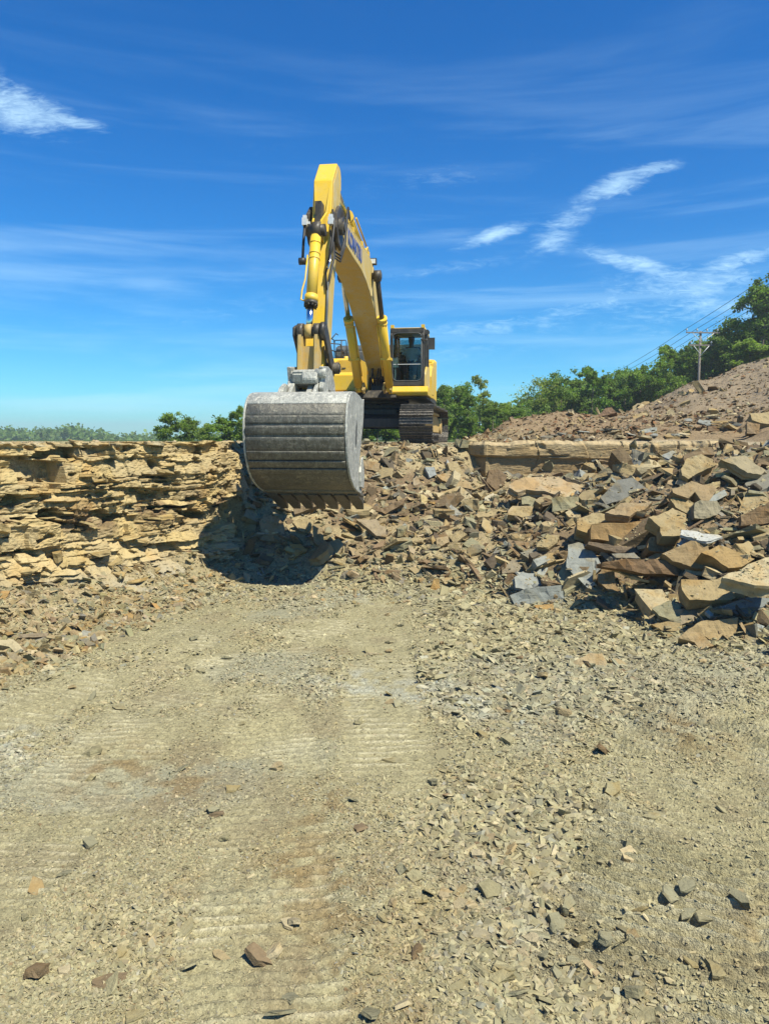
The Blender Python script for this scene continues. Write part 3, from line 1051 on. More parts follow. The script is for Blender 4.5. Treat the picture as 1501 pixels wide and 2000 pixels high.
def grit_nodes():
    g = bpy.data.node_groups.new('scatter_grit', 'GeometryNodeTree')
    g.interface.new_socket('Geometry', in_out='INPUT', socket_type='NodeSocketGeometry')
    g.interface.new_socket('Geometry', in_out='OUTPUT', socket_type='NodeSocketGeometry')
    N, L = g.nodes, g.links
    gi, go = N.new('NodeGroupInput'), N.new('NodeGroupOutput')
    ci = N.new('GeometryNodeCollectionInfo')
    ci.inputs['Collection'].default_value = GRIT_COL
    ci.inputs['Separate Children'].default_value = True
    ci.inputs['Reset Children'].default_value = True
    ip = N.new('GeometryNodeInstanceOnPoints')
    ip.inputs['Pick Instance'].default_value = True

    def attr(nm, typ, sock):
        a = N.new('GeometryNodeInputNamedAttribute')
        a.data_type = typ
        a.inputs['Name'].default_value = nm
        L.new(next(o for o in a.outputs if o.name == 'Attribute' and o.enabled), ip.inputs[sock])
    L.new(gi.outputs[0], ip.inputs['Points'])
    L.new(ci.outputs[0], ip.inputs['Instance'])
    attr('pick', 'INT', 'Instance Index')
    attr('turn', 'FLOAT_VECTOR', 'Rotation')
    attr('size', 'FLOAT_VECTOR', 'Scale')
    L.new(ip.outputs[0], go.inputs[0])
    return g


GRIT_NODES = grit_nodes()


def grit_field(name, P, size, tilt, cols, rng, label, cat):
    n = len(P)
    me = bpy.data.meshes.new(name)
    me.vertices.add(n)
    P = P.copy()
    P[:, 2] += size * .08
    me.vertices.foreach_set('co', P.astype(np.float32).ravel())
    a = me.attributes.new('tone', 'FLOAT_COLOR', 'POINT')
    a.data.foreach_set('color', np.hstack([cols, np.ones((n, 1))]).astype(np.float32).ravel())
    a = me.attributes.new('pick', 'INT', 'POINT')
    a.data.foreach_set('value', rng.integers(0, 24, n).astype(np.int32))
    a = me.attributes.new('turn', 'FLOAT_VECTOR', 'POINT')
    a.data.foreach_set('vector', np.stack([rng.normal(0, tilt, n), rng.normal(0, tilt, n), rng.uniform(0, 6.283, n)], 1).astype(np.float32).ravel())
    a = me.attributes.new('size', 'FLOAT_VECTOR', 'POINT')
    a.data.foreach_set('vector', (size[:, None] * rng.uniform(.75, 1.3, (n, 3))).astype(np.float32).ravel())
    me.materials.append(M_GRAVEL_I)
    o = link(name, me)
    md = o.modifiers.new('scatter', 'NODES')
    md.node_group = GRIT_NODES
    tag(o, label, cat, None, 'stuff')
    return o


# --- gravel over the quarry floor, clustered
def floor_gravel():
    rng = np.random.default_rng(21)
    n = 930000
    x, y = samp_uv(n, rng, -480, 1980, 2.35, 12.6, 1.35)
    b = base_h(x, y)
    cl = fbm(x * .9, y * .9, 0, 4, 301)
    band = np.exp(-((x - .75 - .06 * (y - 3)) / .75) ** 2)        # windrow between the wheel paths
    right = sstep(.6, 1.6, x) * sstep(6.0, 8.5, y)
    cen = sstep(5.0, 6.5, y) * sstep(-.2, .7, x)
    _, pale = marks(x, y)
    cl2 = fbm(x * 2.6, y * 1.5, 0, 3, 305)
    dens = .40 + 1.0 * cl + .5 * cl2 + .55 * band * sstep(9, 4.5, y) + .35 * cen + .35 * right - .75 * marks.cover - .3 * pale
    keep = (rng.uniform(0, 1, n) < np.clip(dens, .10, 1)) & (b < .35)
    x, y, cl, band, right, cen = (q[keep] for q in (x, y, cl, band, right, cen))
    n = len(x)
    size = 0.0062 * (1 - rng.uniform(0, 1, n)) ** (-1 / 2.15)
    cap = .015 + .036 * np.clip(band * .8 + cl * 1.2 + .5 * right + .3 * cen, 0, 1) ** 1.3
    size = np.clip(size * (.55 + .17 * y), 0.007, cap * (.55 + .15 * y))
    keep = rng.uniform(0, 1, n) < np.clip(size / (.0030 * y), .10, 1)
    x, y, size = x[keep], y[keep], size[keep]
    n = len(x)
    size = size * (1 - .4 * marks_cover(x, y))
    P = np.stack([x, y, T_h(x, y)], 1)
    cols, _ = pick_cols(n, rng, {'dust': 5, 'olive': 2.0, 'pale': 1.4, 'tan': 1.2, 'grey': .9, 'bluegrey': .2, 'rust': .15, 'dark': .5})
    cols = cols * .42 + floor_col(x, y) * .58 * rng.uniform(.5, 1.4, (n, 1))
    print('gravel', n)
    grit_field('gravel', P, size, .42, cols, rng, 'fine crushed stone gravel strewn over the quarry floor', 'gravel')


floor_gravel()


# --- fine rubble filling slopes, talus, mound
def slope_rubble():
    rng = np.random.default_rng(31)

    def field(name, n, u0, u1, d0, d1, smin, smax, table, cond, label, tilt=.55, mix=(.5, .3, .2), a=1.6, mat=M_ROCK, grit=False):
        x, y = samp_uv(n, rng, u0, u1, d0, d1, .5)
        b = base_h(x, y)
        k = cond(x, y, b)
        x, y = x[k], y[k]
        n = len(x)
        size = np.clip(smin * (1 - rng.uniform(0, 1, n)) ** (-1 / a), smin, smax)
        P = np.stack([x, y, T_h(x, y)], 1)
        cols, _ = pick_cols(n, rng, table)
        return scatter(name, P, size, tilt, cols, rng, mix, .12, label, 'rubble', mat, None, grit)
    field('rubble', 18500, 465, 1800, 8.0, 18.6, .05, .26,
          {'tan': 3, 'pale': 1.2, 'brown': 2.4, 'grey': .9, 'olive': 2, 'bluegrey': .3, 'dark': 1.2},
          lambda x, y, b: (b > .03) & (b < 2.26), 'small broken sandstone filling the rubble slope round the big slabs', .6, (.5, .2, .3))
    field('talus_rubble', 32000, -360, 470, 6.8, 13.0, .022, .12,
          {'tan': 4, 'pale': 2.4, 'olive': 1.3, 'grey': .5, 'ochre': .3, 'dust': 2, 'brown': .8},
          lambda x, y, b: (b > .01) & (b < .9), 'fine tan talus of flakes along the foot of the left rock face', .55, (.65, .05, .3), 1.9, M_ROCK, True)
    field('toe_rubble', 11000, -360, 1850, 6.5, 12.6, .028, .10,
          {'dust': 3, 'tan': 2, 'olive': 2, 'grey': 1, 'bluegrey': .3, 'pale': 1},
          lambda x, y, b: (b < .2) & (base_h(x, y + 1.5) > .06) & (rng.uniform(0, 1, len(x)) < .75),
          'loose small stones trailing out from the foot of the pile onto the floor', .4, (.5, .3, .2), 1.8, M_ROCK, True)
    field('mound_rubble', 13000, 900, 1700, 17.5, 42, .04, .17,
          {'brown': 5, 'tan': 1.6, 'rust': 1.2, 'grey': .5, 'pale': .5, 'dark': 1},
          lambda x, y, b: (b > 2.28) & (rng.uniform(0, 1, len(x)) < np.where(b > 3.2, .45, 1)), 'earthy rubble and clods covering the spoil mound on the right', .6, (.3, .5, .2), 2.2, M_ROCK, True)
    field('ledge_rubble', 4200, -200, 1000, 9.0, 24, .035, .15,
          {'pale': 3, 'tan': 3, 'grey': .8, 'olive': 1},
          lambda x, y, b: (b > 2.15) & (b < 2.4), 'pale stone chips lying on the top of the ledge', .3, (.7, .15, .15), 1.6, M_ROCK, True)


slope_rubble()

# ------------------------------------------------------------------ individual stones


def stone_mesh(rng, flat, size_var=True):
    """a more carefully broken stone of about 150 triangles, unit size"""
    v = rock_variants(1, rng, flat, .25, 1.7)[0]
    bm = bmesh.new()
    vs = [bm.verts.new(p) for p in v]
    for f in ROCKF:
        bm.faces.new([vs[i] for i in f])
    bmesh.ops.subdivide_edges(bm, edges=bm.edges[:], cuts=1, use_grid_fill=True)
    sd_ = rng.uniform(0, 50)
    for q in bm.verts:
        p = q.co
        nrm = Vector(p).normalized()
        a = float(vn(p.x * 4 + sd_, p.y * 4, p.z * 9 + sd_, 3)) * .06
        q.co = p + Vector((nrm.x * a, nrm.y * a, nrm.z * a * .6))
    bmesh.ops.triangulate(bm, faces=bm.faces[:])
    me = bpy.data.meshes.new('stone')
    bm.to_mesh(me)
    bm.free()
    at = me.attributes.new('tone', 'FLOAT_COLOR', 'POINT')
    at.data.foreach_set('color', np.ones(len(me.vertices) * 4, np.float32))
    me.materials.append(M_ROCK)
    return me


_r = np.random.default_rng(77)
STONES_P = [stone_mesh(_r, .22) for _ in range(14)]
STONES_B = [stone_mesh(_r, .65) for _ in range(12)]


def place_stone(name, x, y, size, col, rng, flat=True, tilt=.4, parent=None, dz=0.0, zabs=None, squash=1.0):
    me = (STONES_P if flat else STONES_B)[rng.integers(0, 14 if flat else 12)]
    o = link(name, me, parent)
    z = T1(x, y) if zabs is None else zabs
    o.location = (x, y, z + size * (.07 if flat else .2) + dz)
    o.rotation_euler = (rng.normal(0, 1) * tilt + .12, rng.normal(0, 1) * tilt, rng.uniform(0, 6.28))
    k = rng.uniform(.85, 1.15, 3) * size
    o.scale = (k[0], k[1], k[2] * squash)
    c = np.array(PAL[col]) * rng.uniform(.85, 1.15)
    o.color = (*c, 1)
    return o


def region_of(x, y, b):
    u = 750.5 + FPX * x / y
    if u < 640:
        return 'on the shaded slope beside the bucket'
    if u < 800:
        return 'on the slope below the bucket teeth'
    if u < 960:
        return 'on the slope below the right track'
    if u < 1150:
        return 'in front of the brown bench'
    if y < 11.3:
        return 'low in the right slab pile'
    return 'high in the right slab pile'


def rubble_stones():
    rng = np.random.default_rng(55)
    cnt = 0
    while cnt < 300:
        u = rng.uniform(480, 1560)
        d = rng.uniform(8.5, 18.0)
        x = (u - 750.5) / FPX * d
        b = float(base_h(x, d))
        if not (.12 < b < 2.27):
            continue
        big = rng.uniform(0, 1) < .55 * (u > 1100) + .25
        size = rng.uniform(.34, .62) if big else rng.uniform(.2, .36)
        if 15 < d:
            size *= .9
        col = rng.choice(['tan', 'pale', 'brown', 'olive', 'grey', 'ochre', 'bluegrey', 'dark'], p=[.32, .15, .19, .13, .06, .06, .03, .06])
        flat = rng.uniform() < .72
        o = place_stone('stone', x, d, size, col, rng, flat, .38)
        lab = f"{'flat' if flat else 'blocky'} {CN[col]} {'broken slab' if big else 'stone'} {region_of(x, d, b)}"
        tag(o, lab, 'stone', lab.replace('slab', 'slabs', 1) if 'broken slab' in lab else lab.replace('stone', 'stones', 1))
        cnt += 1


rubble_stones()


def floor_stones():
    rng = np.random.default_rng(65)
    cnt = 0
    while cnt < 230:
        x, y = samp_uv(1, rng, 0, 1501, 2.7, 11.5, 1.2)
        x, y = float(x[0]), float(y[0])
        if base_h(x, y) > .05:
            continue
        w = math.exp(-((x - .8) / .8) ** 2) * .9 + .25 + (.5 if y > 8 and x > .5 else 0)
        if rng.uniform() > w:
            continue
        size = rng.uniform(.055, .12) * (.8 + .05 * y)
        col = rng.choice(['dust', 'olive', 'tan', 'pale', 'brown'], p=[.48, .26, .12, .08, .06])
        flat = rng.uniform() < .6
        o = place_stone('loose_stone', x, y, size, col, rng, flat, .3)
        side = 'left' if x < -.35 * y / 3 else ('right' if x > .35 * y / 3 else 'middle')
        dep = 'nearest part' if y < 4.5 else ('middle part' if y < 7.5 else 'far part')
        lab = f"small {'flat' if flat else 'lumpy'} {CN[col]} stone on the gravel floor, {dep}, {side}"
        tag(o, lab, 'stone', lab.replace('stone', 'stones', 1))
        cnt += 1


floor_stones()


def wall_stones():
    """slabs standing proud of the face; parts of it"""
    rng = np.random.default_rng(91)
    s, px, py, nx, ny = WP
    for k in range(110):
        t = rng.uniform(4.8, 12.2)
        z = rng.uniform(.25, 2.3)
        i = np.searchsorted(s, t)
        o_, dz = wall_off(np.array([[t]]), np.array([[z]]))
        o_ = float(o_[0, 0])
        x, y = px[i] + nx[i] * (o_ + .0), py[i] + ny[i] * (o_ + .0)
        size = rng.uniform(.14, .36)
        o = place_stone('stone', x, y, size, 'tan', rng, rng.uniform() < .9, .12, wall, 0, z)
        c = np.array((.53, .42, .215)) * rng.uniform(.75, 1.15)
        o.color = (*c, 1)
    # chips and slabs on the lip
    for k in range(60):
        t = rng.uniform(5.2, 12)
        i = np.searchsorted(s, t)
        back = rng.uniform(-.05, .7)
        x, y = px[i] - nx[i] * back, py[i] - ny[i] * back
        o = place_stone('stone', x, y, rng.uniform(.14, .36), rng.choice(['tan', 'pale', 'pale', 'dust']), rng, True, .12, wall, 0, 2.30)


wall_stones()


def bench_stones():
    rng = np.random.default_rng(93)
    for k in range(46):
        u = rng.uniform(930, 1440)
        d = rng.uniform(17.0, 19.5)
        x = (u - 750.5) / FPX * d
        col = rng.choice(['bluegrey', 'grey', 'pale', 'tan', 'brown'], p=[.32, .2, .18, .15, .15])
        size = rng.uniform(.2, .5)
        o = place_stone('flagstone', x, d, size, col, rng, True, .18)
        lab = f"{CN[col]} flat piece lying on top of the brown bench"
        tag(o, lab, 'stone', lab.replace('piece', 'pieces'))
    for k in range(24):
        u = rng.uniform(980, 1480)
        d = rng.uniform(20, 30)
        x = (u - 750.5) / FPX * d
        col = rng.choice(['tan', 'pale', 'brown'])
        size = rng.uniform(.22, .55)
        o = place_stone('mound_stone', x, d, size, col, rng, rng.uniform() < .5, .5)
        lab = f"{CN[col]} angular stone on the spoil mound {'left of' if u < 1200 else 'below'} the utility pole"
        tag(o, lab, 'stone', lab.replace('stone', 'stones', 1))


bench_stones()

# ------------------------------------------------------------------ big slabs traced one by one
ZA = (440, 820, 3.263)
ZB = (840, 840, 3.7525)
ZC = (1120, 780, 3.94)
ZD = (980, 980, 2.881)
ZL = (0, 1040, 3.263)
ZF = (750, 1150, 2.0)
ZG = (750, 1600, 2.0)


def ray_ground(px, py):
    v = px_dir(px, py)
    t = np.arange(2.3, 40, .02)
    X, Y, Z = v.x * t, v.y * t, CAMZ + v.z * t
    H = T_h(X, Y)
    k = np.argmax(Z < H)
    return Vector((X[k], Y[k], H[k]))


def slab(name, label, view, pts, n, thick, col, lift=0.0, rough=.012, cat='stone'):
    if 'boulder' in label:
        thick *= .8
    elif thick > .1:
        thick = .1 + (thick - .1) * .42
    ox, oy, sc = view
    P = [(ox + a / sc, oy + b / sc) for a, b in (map(float, q.split(',')) for q in pts.split())]
    n = Vector(n).normalized()
    low = max(P, key=lambda q: q[1])
    cx = sum(p[0] for p in P) / len(P)
    anchor = ray_ground(.5 * low[0] + .5 * cx, low[1])
    anchor = anchor + Vector((0, -.02, lift))
    eye = Vector((0, 0, CAMZ))
    W = []
    for p in P:
        d = px_dir(*p)
        t = (anchor - eye).dot(n) / d.dot(n)
        W.append(eye + d * t)
    c = sum(W, Vector()) / len(W)
    # winding so that the face normal is n
    ar = sum(((W[i] - c).cross(W[(i + 1) % len(W)] - c) for i in range(len(W))), Vector())
    if ar.dot(n) < 0:
        W = W[::-1]
    rng = np.random.default_rng(abs(hash(pts)) % 2 ** 31 if False else sum(map(ord, pts)))
    # split long edges so that the outline is ragged
    size = max((a - b).length for a in W for b in W)
    step = max(size / 9, .035)
    ring = []
    for i in range(len(W)):
        a, b = W[i], W[(i + 1) % len(W)]
        k = max(1, int((b - a).length / step))
        for j in range(k):
            q = a.lerp(b, j / k)
            if j:
                q = q + (c - q).normalized() * rng.uniform(-.3, .5) * step * .35
            ring.append(q)
    m = len(ring)
    nl = 4 if thick > .12 else 3
    layers = [ring]
    for L in range(1, nl + 1):
        t = L / nl
        off = []
        shift = rng.uniform(-.035, .045) * size
        for q in ring:
            inw = (c - q).normalized()
            off.append(q - n * thick * (t + rng.uniform(-.08, .08) * (L < nl)) + inw * (shift * t + rng.uniform(0, .025) * size * t))
        layers.append(off)
    bm = bmesh.new()
    LV = [[bm.verts.new(q - c) for q in lay] for lay in layers]
    top = bm.faces.new(LV[0])
    bot = bm.faces.new(LV[-1][::-1])
    for A, B in zip(LV, LV[1:]):
        for i in range(m):
            j = (i + 1) % m
            bm.faces.new([A[i], B[i], B[j], A[j]])
    # face relief: inner rings on the top face
    r = bmesh.ops.triangulate(bm, faces=[top, bot])
    tops = [f for f in bm.faces if f.normal.dot(n) > .9 or True]
    bm.normal_update()
    es = [e for e in bm.edges if e.calc_length() > step * 1.2]
    bmesh.ops.subdivide_edges(bm, edges=es, cuts=2, use_grid_fill=False)
    bmesh.ops.triangulate(bm, faces=bm.faces[:])
    es = [e for e in bm.edges if e.calc_length() > step * 1.5]
    if es and len(bm.faces) < 1500:
        bmesh.ops.subdivide_edges(bm, edges=es, cuts=1)
        bmesh.ops.triangulate(bm, faces=bm.faces[:])
    co = np.array([v.co[:] for v in bm.verts]) + np.array(c[:])
    f = 2.2 / size
    o1 = fbm(co[:, 0] * f, co[:, 1] * f, co[:, 2] * f * 1.5, 3, 5)
    o2 = np.round(fbm(co[:, 0] * f * .9, co[:, 1] * f * .9, co[:, 2] * f, 3, 8) * 4) / 3   # spalled steps
    o3 = fbm(co[:, 0] * f * 5, co[:, 1] * f * 5, co[:, 2] * f * 5, 2, 12)
    amp = max(rough, .024 * size / .5)
    for v, a1, a2, a3 in zip(bm.verts, o1, o2, o3):
        v.co += n * (a1 * amp * 1.0 + a2 * amp * .9 + a3 * amp * .5)
    bmesh.ops.recalc_face_normals(bm, faces=bm.faces[:])
    me = bpy.data.meshes.new(name)
    bm.to_mesh(me)
    bm.free()
    at = me.attributes.new('tone', 'FLOAT_COLOR', 'POINT')
    at.data.foreach_set('color', np.ones(len(me.vertices) * 4, np.float32))
    me.materials.append(M_ROCK)
    o = link(name, me, None, c)
    cc = PAL[col] if isinstance(col, str) else col
    o.color = (*cc, 1)
    tag(o, label, cat)
    return o


N_UP = (0, -.35, .94)
N_MID = (0, -.6, .8)
N_FR = (0, -.88, .47)
N_VT = (0, -.96, .28)
PALEBLUE = (.50, .56, .56)
SL = [
    # the slab pile on the right
    ('pale blue-grey slab leaning steeply, its torn lower edge over a dark gap', ZD, '370,240 430,225 470,240 520,290 570,370 520,410 520,465 485,485 430,430 360,365 370,290', (-.15, -.72, .68), .06, 'bluegrey', .12),
    ('jagged blue-grey plate with a raised corner behind the grey block', ZD, '65,430 110,398 180,408 215,375 258,350 268,405 295,430 280,465 130,495 75,482', (.1, -.62, .78), .05, 'bluegrey', .12),
    ('long blue-grey block at the foot of the pile, nearest of the grey pieces', ZD, '45,525 130,490 350,468 362,550 240,572 70,580', (.12, -.93, .35), .3, (.29, .32, .315), 0),
    ('thick brown slab with rough dark front edge resting on other slabs', ZD, '500,130 800,110 865,160 850,190 780,220 700,228 500,210 495,170', (0, -.90, .44), .55, (.37, .25, .12), .42),
    ('broad tan slab behind the thick brown slab', ZD, '420,100 480,75 650,80 655,118 520,125 480,180 420,160', N_MID, .3, 'tan', .32),
    ('tan wedge with a ridged pale top and dark broken underside', ZD, '820,95 930,55 960,30 1030,80 1030,160 1000,190 900,190 890,140', (.12, -.6, .79), .35, 'tan', .42),
    ('long dark brown flat slab with a grey scuff spanning the gap', ZD, '565,340 700,318 850,322 1050,350 1200,390 1200,415 1100,430 900,405 800,405 700,380 570,362', N_VT, .5, (.27, .18, .105), .38),
    ('thin dark brown slab under the thick brown slab', ZD, '485,225 740,255 770,290 650,285 480,240', N_FR, .4, (.22, .17, .12), .36),
    ('small grey plate between the long brown slab and the leaning one', ZD, '615,290 740,290 775,318 640,315', N_UP, .05, 'grey', .3),
    ('thin pale blade of stone sticking out over the dark gap', ZD, '600,365 680,380 830,440 700,410', N_UP, .04, 'pale', .25),
    ('upright brown boulder under the long brown slab', ZD, '535,410 580,370 630,385 640,470 680,520 600,500 540,450', (-.2, -.85, .48), .35, (.36, .27, .16), .1),
    ('narrow tan slab leaning right over the dark gap', ZD, '725,530 830,460 905,430 900,470 760,545', (-.3, -.6, .75), .06, 'tan', .05),
    ('large smooth tan slab in the front right of the pile', ZD, '1005,440 1180,435 1240,420 1230,470 1310,545 1280,560 1050,560 1010,500', (0, -.62, .78), .3, 'tan', .15),
    ('wide pale tan slab jutting in from the right edge', ZD, '1235,420 1380,350 1500,310 1560,330 1560,470 1420,470 1330,450', (0, -.4, .92), .28, 'pale', .42),
    ('rough dark tan boulder left of the ochre boulder', ZD, '900,290 1060,220 1150,230 1130,290 1220,380 1100,370 960,330', (0, -.78, .62), .45, (.36, .27, .15), .32),
    ('rough ochre boulder above the wide pale slab', ZD, '1120,285 1220,240 1420,320 1340,370 1270,375 1180,310', (.12, -.72, .68), .45, (.42, .30, .14), .36),
    ('light blue cracked plate between the tan wedge and boulders', ZD, '980,240 1040,190 1080,180 1150,190 1150,225 1080,235 1000,260', (0, -.5, .87), .05, PALEBLUE, .3),
    ('whitish thin plate beside the light blue cracked plate', ZD, '1010,155 1215,185 1240,200 1150,225 1000,190', N_UP, .05, (.56, .58, .56), .3),
    ('flat olive slab tipped toward the viewer at the foot of the pile', ZD, '840,600 940,555 1000,575 1005,670 940,665 880,640', (-.1, -.72, .69), .06, 'olive', .08),
    ('grey-tan slab sloping right beside the tipped olive slab', ZD, '1005,600 1140,580 1190,600 1100,660 1005,690', (.15, -.72, .68), .08, (.33, .28, .20), .06),
    ('ochre boulder with a flat top at the front right of the pile', ZD, '1040,720 1120,670 1320,655 1320,740 1260,770 1180,785 1100,740', (0, -.82, .57), .45, (.43, .33, .18), 0),
    ('low tan slab in front of the tipped olive slab', ZD, '840,690 930,672 1010,685 1010,730 900,725', N_FR, .2, 'tan', 0),
    ('low knobbly tan stone in front of the ochre boulder', ZD, '990,770 1040,725 1120,740 1190,810 1110,835 1080,790', (-.1, -.7, .7), .12, (.42, .32, .18), 0),
    ('small whitish plate on the grey splinters near the right edge', ZD, '1140,620 1210,595 1290,600 1290,640 1170,645', N_MID, .06, PALEBLUE, .08),
    ('dark blue-grey splintered slab at the right edge', ZD, '1220,590 1400,535 1500,545 1560,590 1320,604', (0, -.6, .8), .12, (.25, .28, .29), .1),
    ('long slate splinters under the wide pale slab', ZD, '1290,610 1500,585 1560,600 1500,620 1320,630', N_MID, .08, (.21, .23, .235), .05),
    ('small light grey wedge on the floor by the right edge', ZD, '1405,740 1430,685 1475,700 1440,750', (-.2, -.7, .7), .08, PALEBLUE, 0),
    ('smooth brown sheet of stone standing at the right edge', ZD, '1340,80 1420,40 1500,0 1560,10 1560,115 1340,135', (-.25, -.92, .3), .15, (.31, .22, .13), .4),
    ('brown lump between the thick brown slab and dark tan boulder', ZD, '815,255 830,200 960,190 990,240 930,290 830,275', (0, -.85, .5), .4, (.37, .27, .15), .3),
    ('square tan block in the middle of the rubble field', ZD, '30,70 80,25 175,30 150,85 110,85', N_MID, .22, 'tan', .12),
    ('tan slab tilted left above the blue-grey pieces', ZD, '190,245 240,190 320,185 310,230 260,265', (-.3, -.6, .7), .12, 'tan', .08),
    ('grey slab left of the blue-grey plate', ZD, '100,290 190,260 245,270 230,310 150,320', N_MID, .12, 'grey', .08),
    ('flat brown-grey slab below the small grey slab', ZD, '0,370 60,320 160,325 110,400 0,400', N_MID, .1, (.31, .27, .20), .06),
    ('tan slab leaning behind the jagged blue-grey plate', ZD, '130,390 200,310 320,270 300,330 220,370', (-.35, -.6, .7), .08, 'tan', .14),
    ('orange-brown flat stone under the long blue-grey block', ZD, '180,580 290,575 290,605 200,608', N_MID, .08, 'ochre', 0),
    ('squarish mottled grey block high in the right pile', ZC, '925,800 960,780 1100,780 1140,840 1100,890 1000,920 925,915', (0, -.9, .42), .35, (.38, .34, .24), .2),
    ('rounded tan boulder with a grey underside near the bench', ZC, '820,540 870,450 980,415 1070,460 1070,510 960,560 880,610 830,590', (-.1, -.7, .7), .55, 'tan', .3),
    ('long grey-tan slab sloping down to the right beside the boulder', ZC, '1130,460 1210,445 1330,430 1470,550 1440,580 1340,560 1200,470', (.2, -.6, .77), .2, (.38, .33, .22), .3),
    ('brown tan slab split by a dark notch in the upper pile', ZC, '750,690 900,630 1080,660 1100,700 1040,780 980,780 930,710 880,760 760,720', (0, -.72, .7), .3, (.38, .29, .17), .25),
    ('angular tan lump under the notched slab', ZC, '740,760 830,740 920,790 915,900 780,830', (-.1, -.8, .6), .3, 'tan', .15),
    ('dark grey wedge with a smooth face left of the upper pile', ZC, '200,750 330,630 450,610 640,740 530,790 380,770 250,800', (.05, -.66, .75), .3, (.22, .225, .21), .12),
    ('blue-grey tile leaning on the brown bench', ZC, '630,450 760,395 780,410 700,475', (0, -.7, .7), .06, 'bluegrey', .35),
    ('small blue-grey tile standing by the brown bench', ZC, '485,455 575,440 585,490 480,490', (0, -.85, .5), .06, 'bluegrey', .35),
    ('smooth tan stone in front of the brown bench', ZC, '440,500 520,485 640,480 600,520 520,540 480,560 445,555', (0, -.7, .7), .2, 'tan', .2),
    ('low wide tan slab left of the ridged tan wedge', ZC, '30,920 150,875 330,910 310,940 180,950 130,1000 40,1000', N_MID, .25, 'tan', .3),
    ('flat brown-tan slab above the low wide tan slab', ZC, '240,870 350,810 600,795 550,850 470,870 430,900', (0, -.5, .87), .2, (.40, .31, .19), .25),
    ('brown cube of stone near the right edge of the pile', ZC, '1360,440 1450,395 1470,460 1410,475', (-.2, -.8, .5), .25, 'brown', .3),
    ('top slab of the small stack of thin slabs at the right', ZC, '1050,170 1210,160 1210,174 1060,182', N_FR, .5, 'tan', .32),
    ('middle slab of the small stack of thin slabs at the right', ZC, '1056,186 1204,180 1204,192 1060,197', N_FR, .5, 'brown', .22),
    ('bottom slab of the small stack of thin slabs at the right', ZC, '1030,207 1200,200 1230,240 1030,245', N_FR, .5, (.24, .17, .11), .02),
    ('broad tan slab on the mound at the right edge', ZC, '1350,110 1500,100 1560,200 1430,180 1370,160', N_MID, .25, 'tan', .3),
    ('brown block under the broad tan slab on the mound', ZC, '1330,170 1430,190 1420,270 1330,260', (-.2, -.9, .4), .3, (.36, .27, .17), .05),
    ('blue-grey slab lying on the bench below the utility pole', ZC, '510,240 560,222 640,212 640,252 560,256', (0, -.7, .7), .1, 'bluegrey', 0),
    ('dark brown pyramid stone on the spoil mound skyline', ZC, '175,140 240,70 290,60 330,100 250,120', (-.3, -.8, .5), .4, (.27, .18, .12), 0),
    # rubble field below the bench
    ('large flat pale slab lying in the hollow below the bench', ZB, '575,390 620,365 800,335 900,335 1000,370 1170,430 1160,455 1060,480 1020,505 970,470 700,430 640,450 575,420', (0, -.42, .91), .28, (.50, .40, .26), .1),
    ('long tan slab sloping down to the right below the track', ZB, '45,330 130,305 200,330 280,390 320,435 240,420 170,415 90,370', (.1, -.55, .83), .2, (.43, .33, .19), .1),
    ('thin dark upright blade of stone beside the brown boulder', ZB, '360,335 450,440 460,470 400,460', (-.5, -.85, .1), .08, (.22, .16, .10), .05),
    ('dark brown boulder at the left end of the pale slab', ZB, '430,290 480,285 520,300 560,330 540,400 480,440 410,380', (.1, -.9, .4), .4, (.25, .18, .11), .1),
    ('tan slab tipped over at the left end of the bench', ZB, '120,240 190,225 240,310 220,335 140,290', (.3, -.75, .6), .15, 'tan', .1),
    ('flat topped tan block in the centre of the rubble field', ZB, '565,600 600,555 750,560 730,600 690,640 640,635 570,620', N_MID, .25, (.46, .37, .23), .1),
    ('low tan slab left of the flat topped block', ZB, '330,620 380,590 520,575 470,620 350,645', (0, -.5, .86), .12, 'tan', .08),
    ('olive block with a pale top behind the flat topped block', ZB, '665,490 720,485 815,515 810,550 670,545', N_MID, .2, 'olive', .08),
    ('triangular light grey slab below the right track', ZB, '115,590 150,545 240,620 130,630', (0, -.8, .6), .08, (.42, .43, .41), .06),
    ('tan slab slanting up to the right at the middle of the slope', ZB, '130,780 220,735 270,760 180,830', (-.2, -.7, .68), .1, 'tan', .08),
    ('olive slab right of the slanting tan slab', ZB, '235,830 300,790 400,850 390,880 300,870', (.1, -.68, .73), .1, 'olive', .06),
    ('pointed tan slab above the blue-grey plates', ZB, '775,855 830,775 930,765 940,800 860,860', (-.2, -.66, .73), .15, 'tan', .1),
    ('broken square of tan stone low on the centre slope', ZB, '40,790 130,775 140,820 50,870', (0, -.8, .6), .15, (.42, .33, .20), .06),
    ('small very pale stone left of the large pale slab', ZB, '395,490 460,460 485,490 450,530 400,510', N_MID, .1, (.60, .55, .42), .05),
    # below the bucket
    ('big smooth tan slab half in the bucket shadow', ZA, '220,640 250,605 320,610 370,660 390,775 260,770 220,760', (.1, -.78, .62), .12, (.40, .31, .20), .1),
    ('tan slab with a crisp corner below the bucket teeth', ZA, '425,650 460,635 565,630 560,670 530,715 480,710', (0, -.7, .7), .1, 'tan', .1),
    ('tan and grey slab pointing down below the right bucket corner', ZA, '835,640 960,630 985,670 1020,680 1025,750 960,740 900,690', (.1, -.78, .62), .1, (.39, .32, .22), .1),
    ('dark tan slab standing on edge below the bucket', ZA, '560,670 620,700 630,770 600,820 560,760', (.25, -.85, .45), .1, (.35, .28, .18), .08),
    ('five sided tan slab in the middle of the slope below the bucket', ZA, '625,790 720,755 755,790 720,870 690,860 660,810', (0, -.8, .6), .12, (.42, .34, .21), .08),
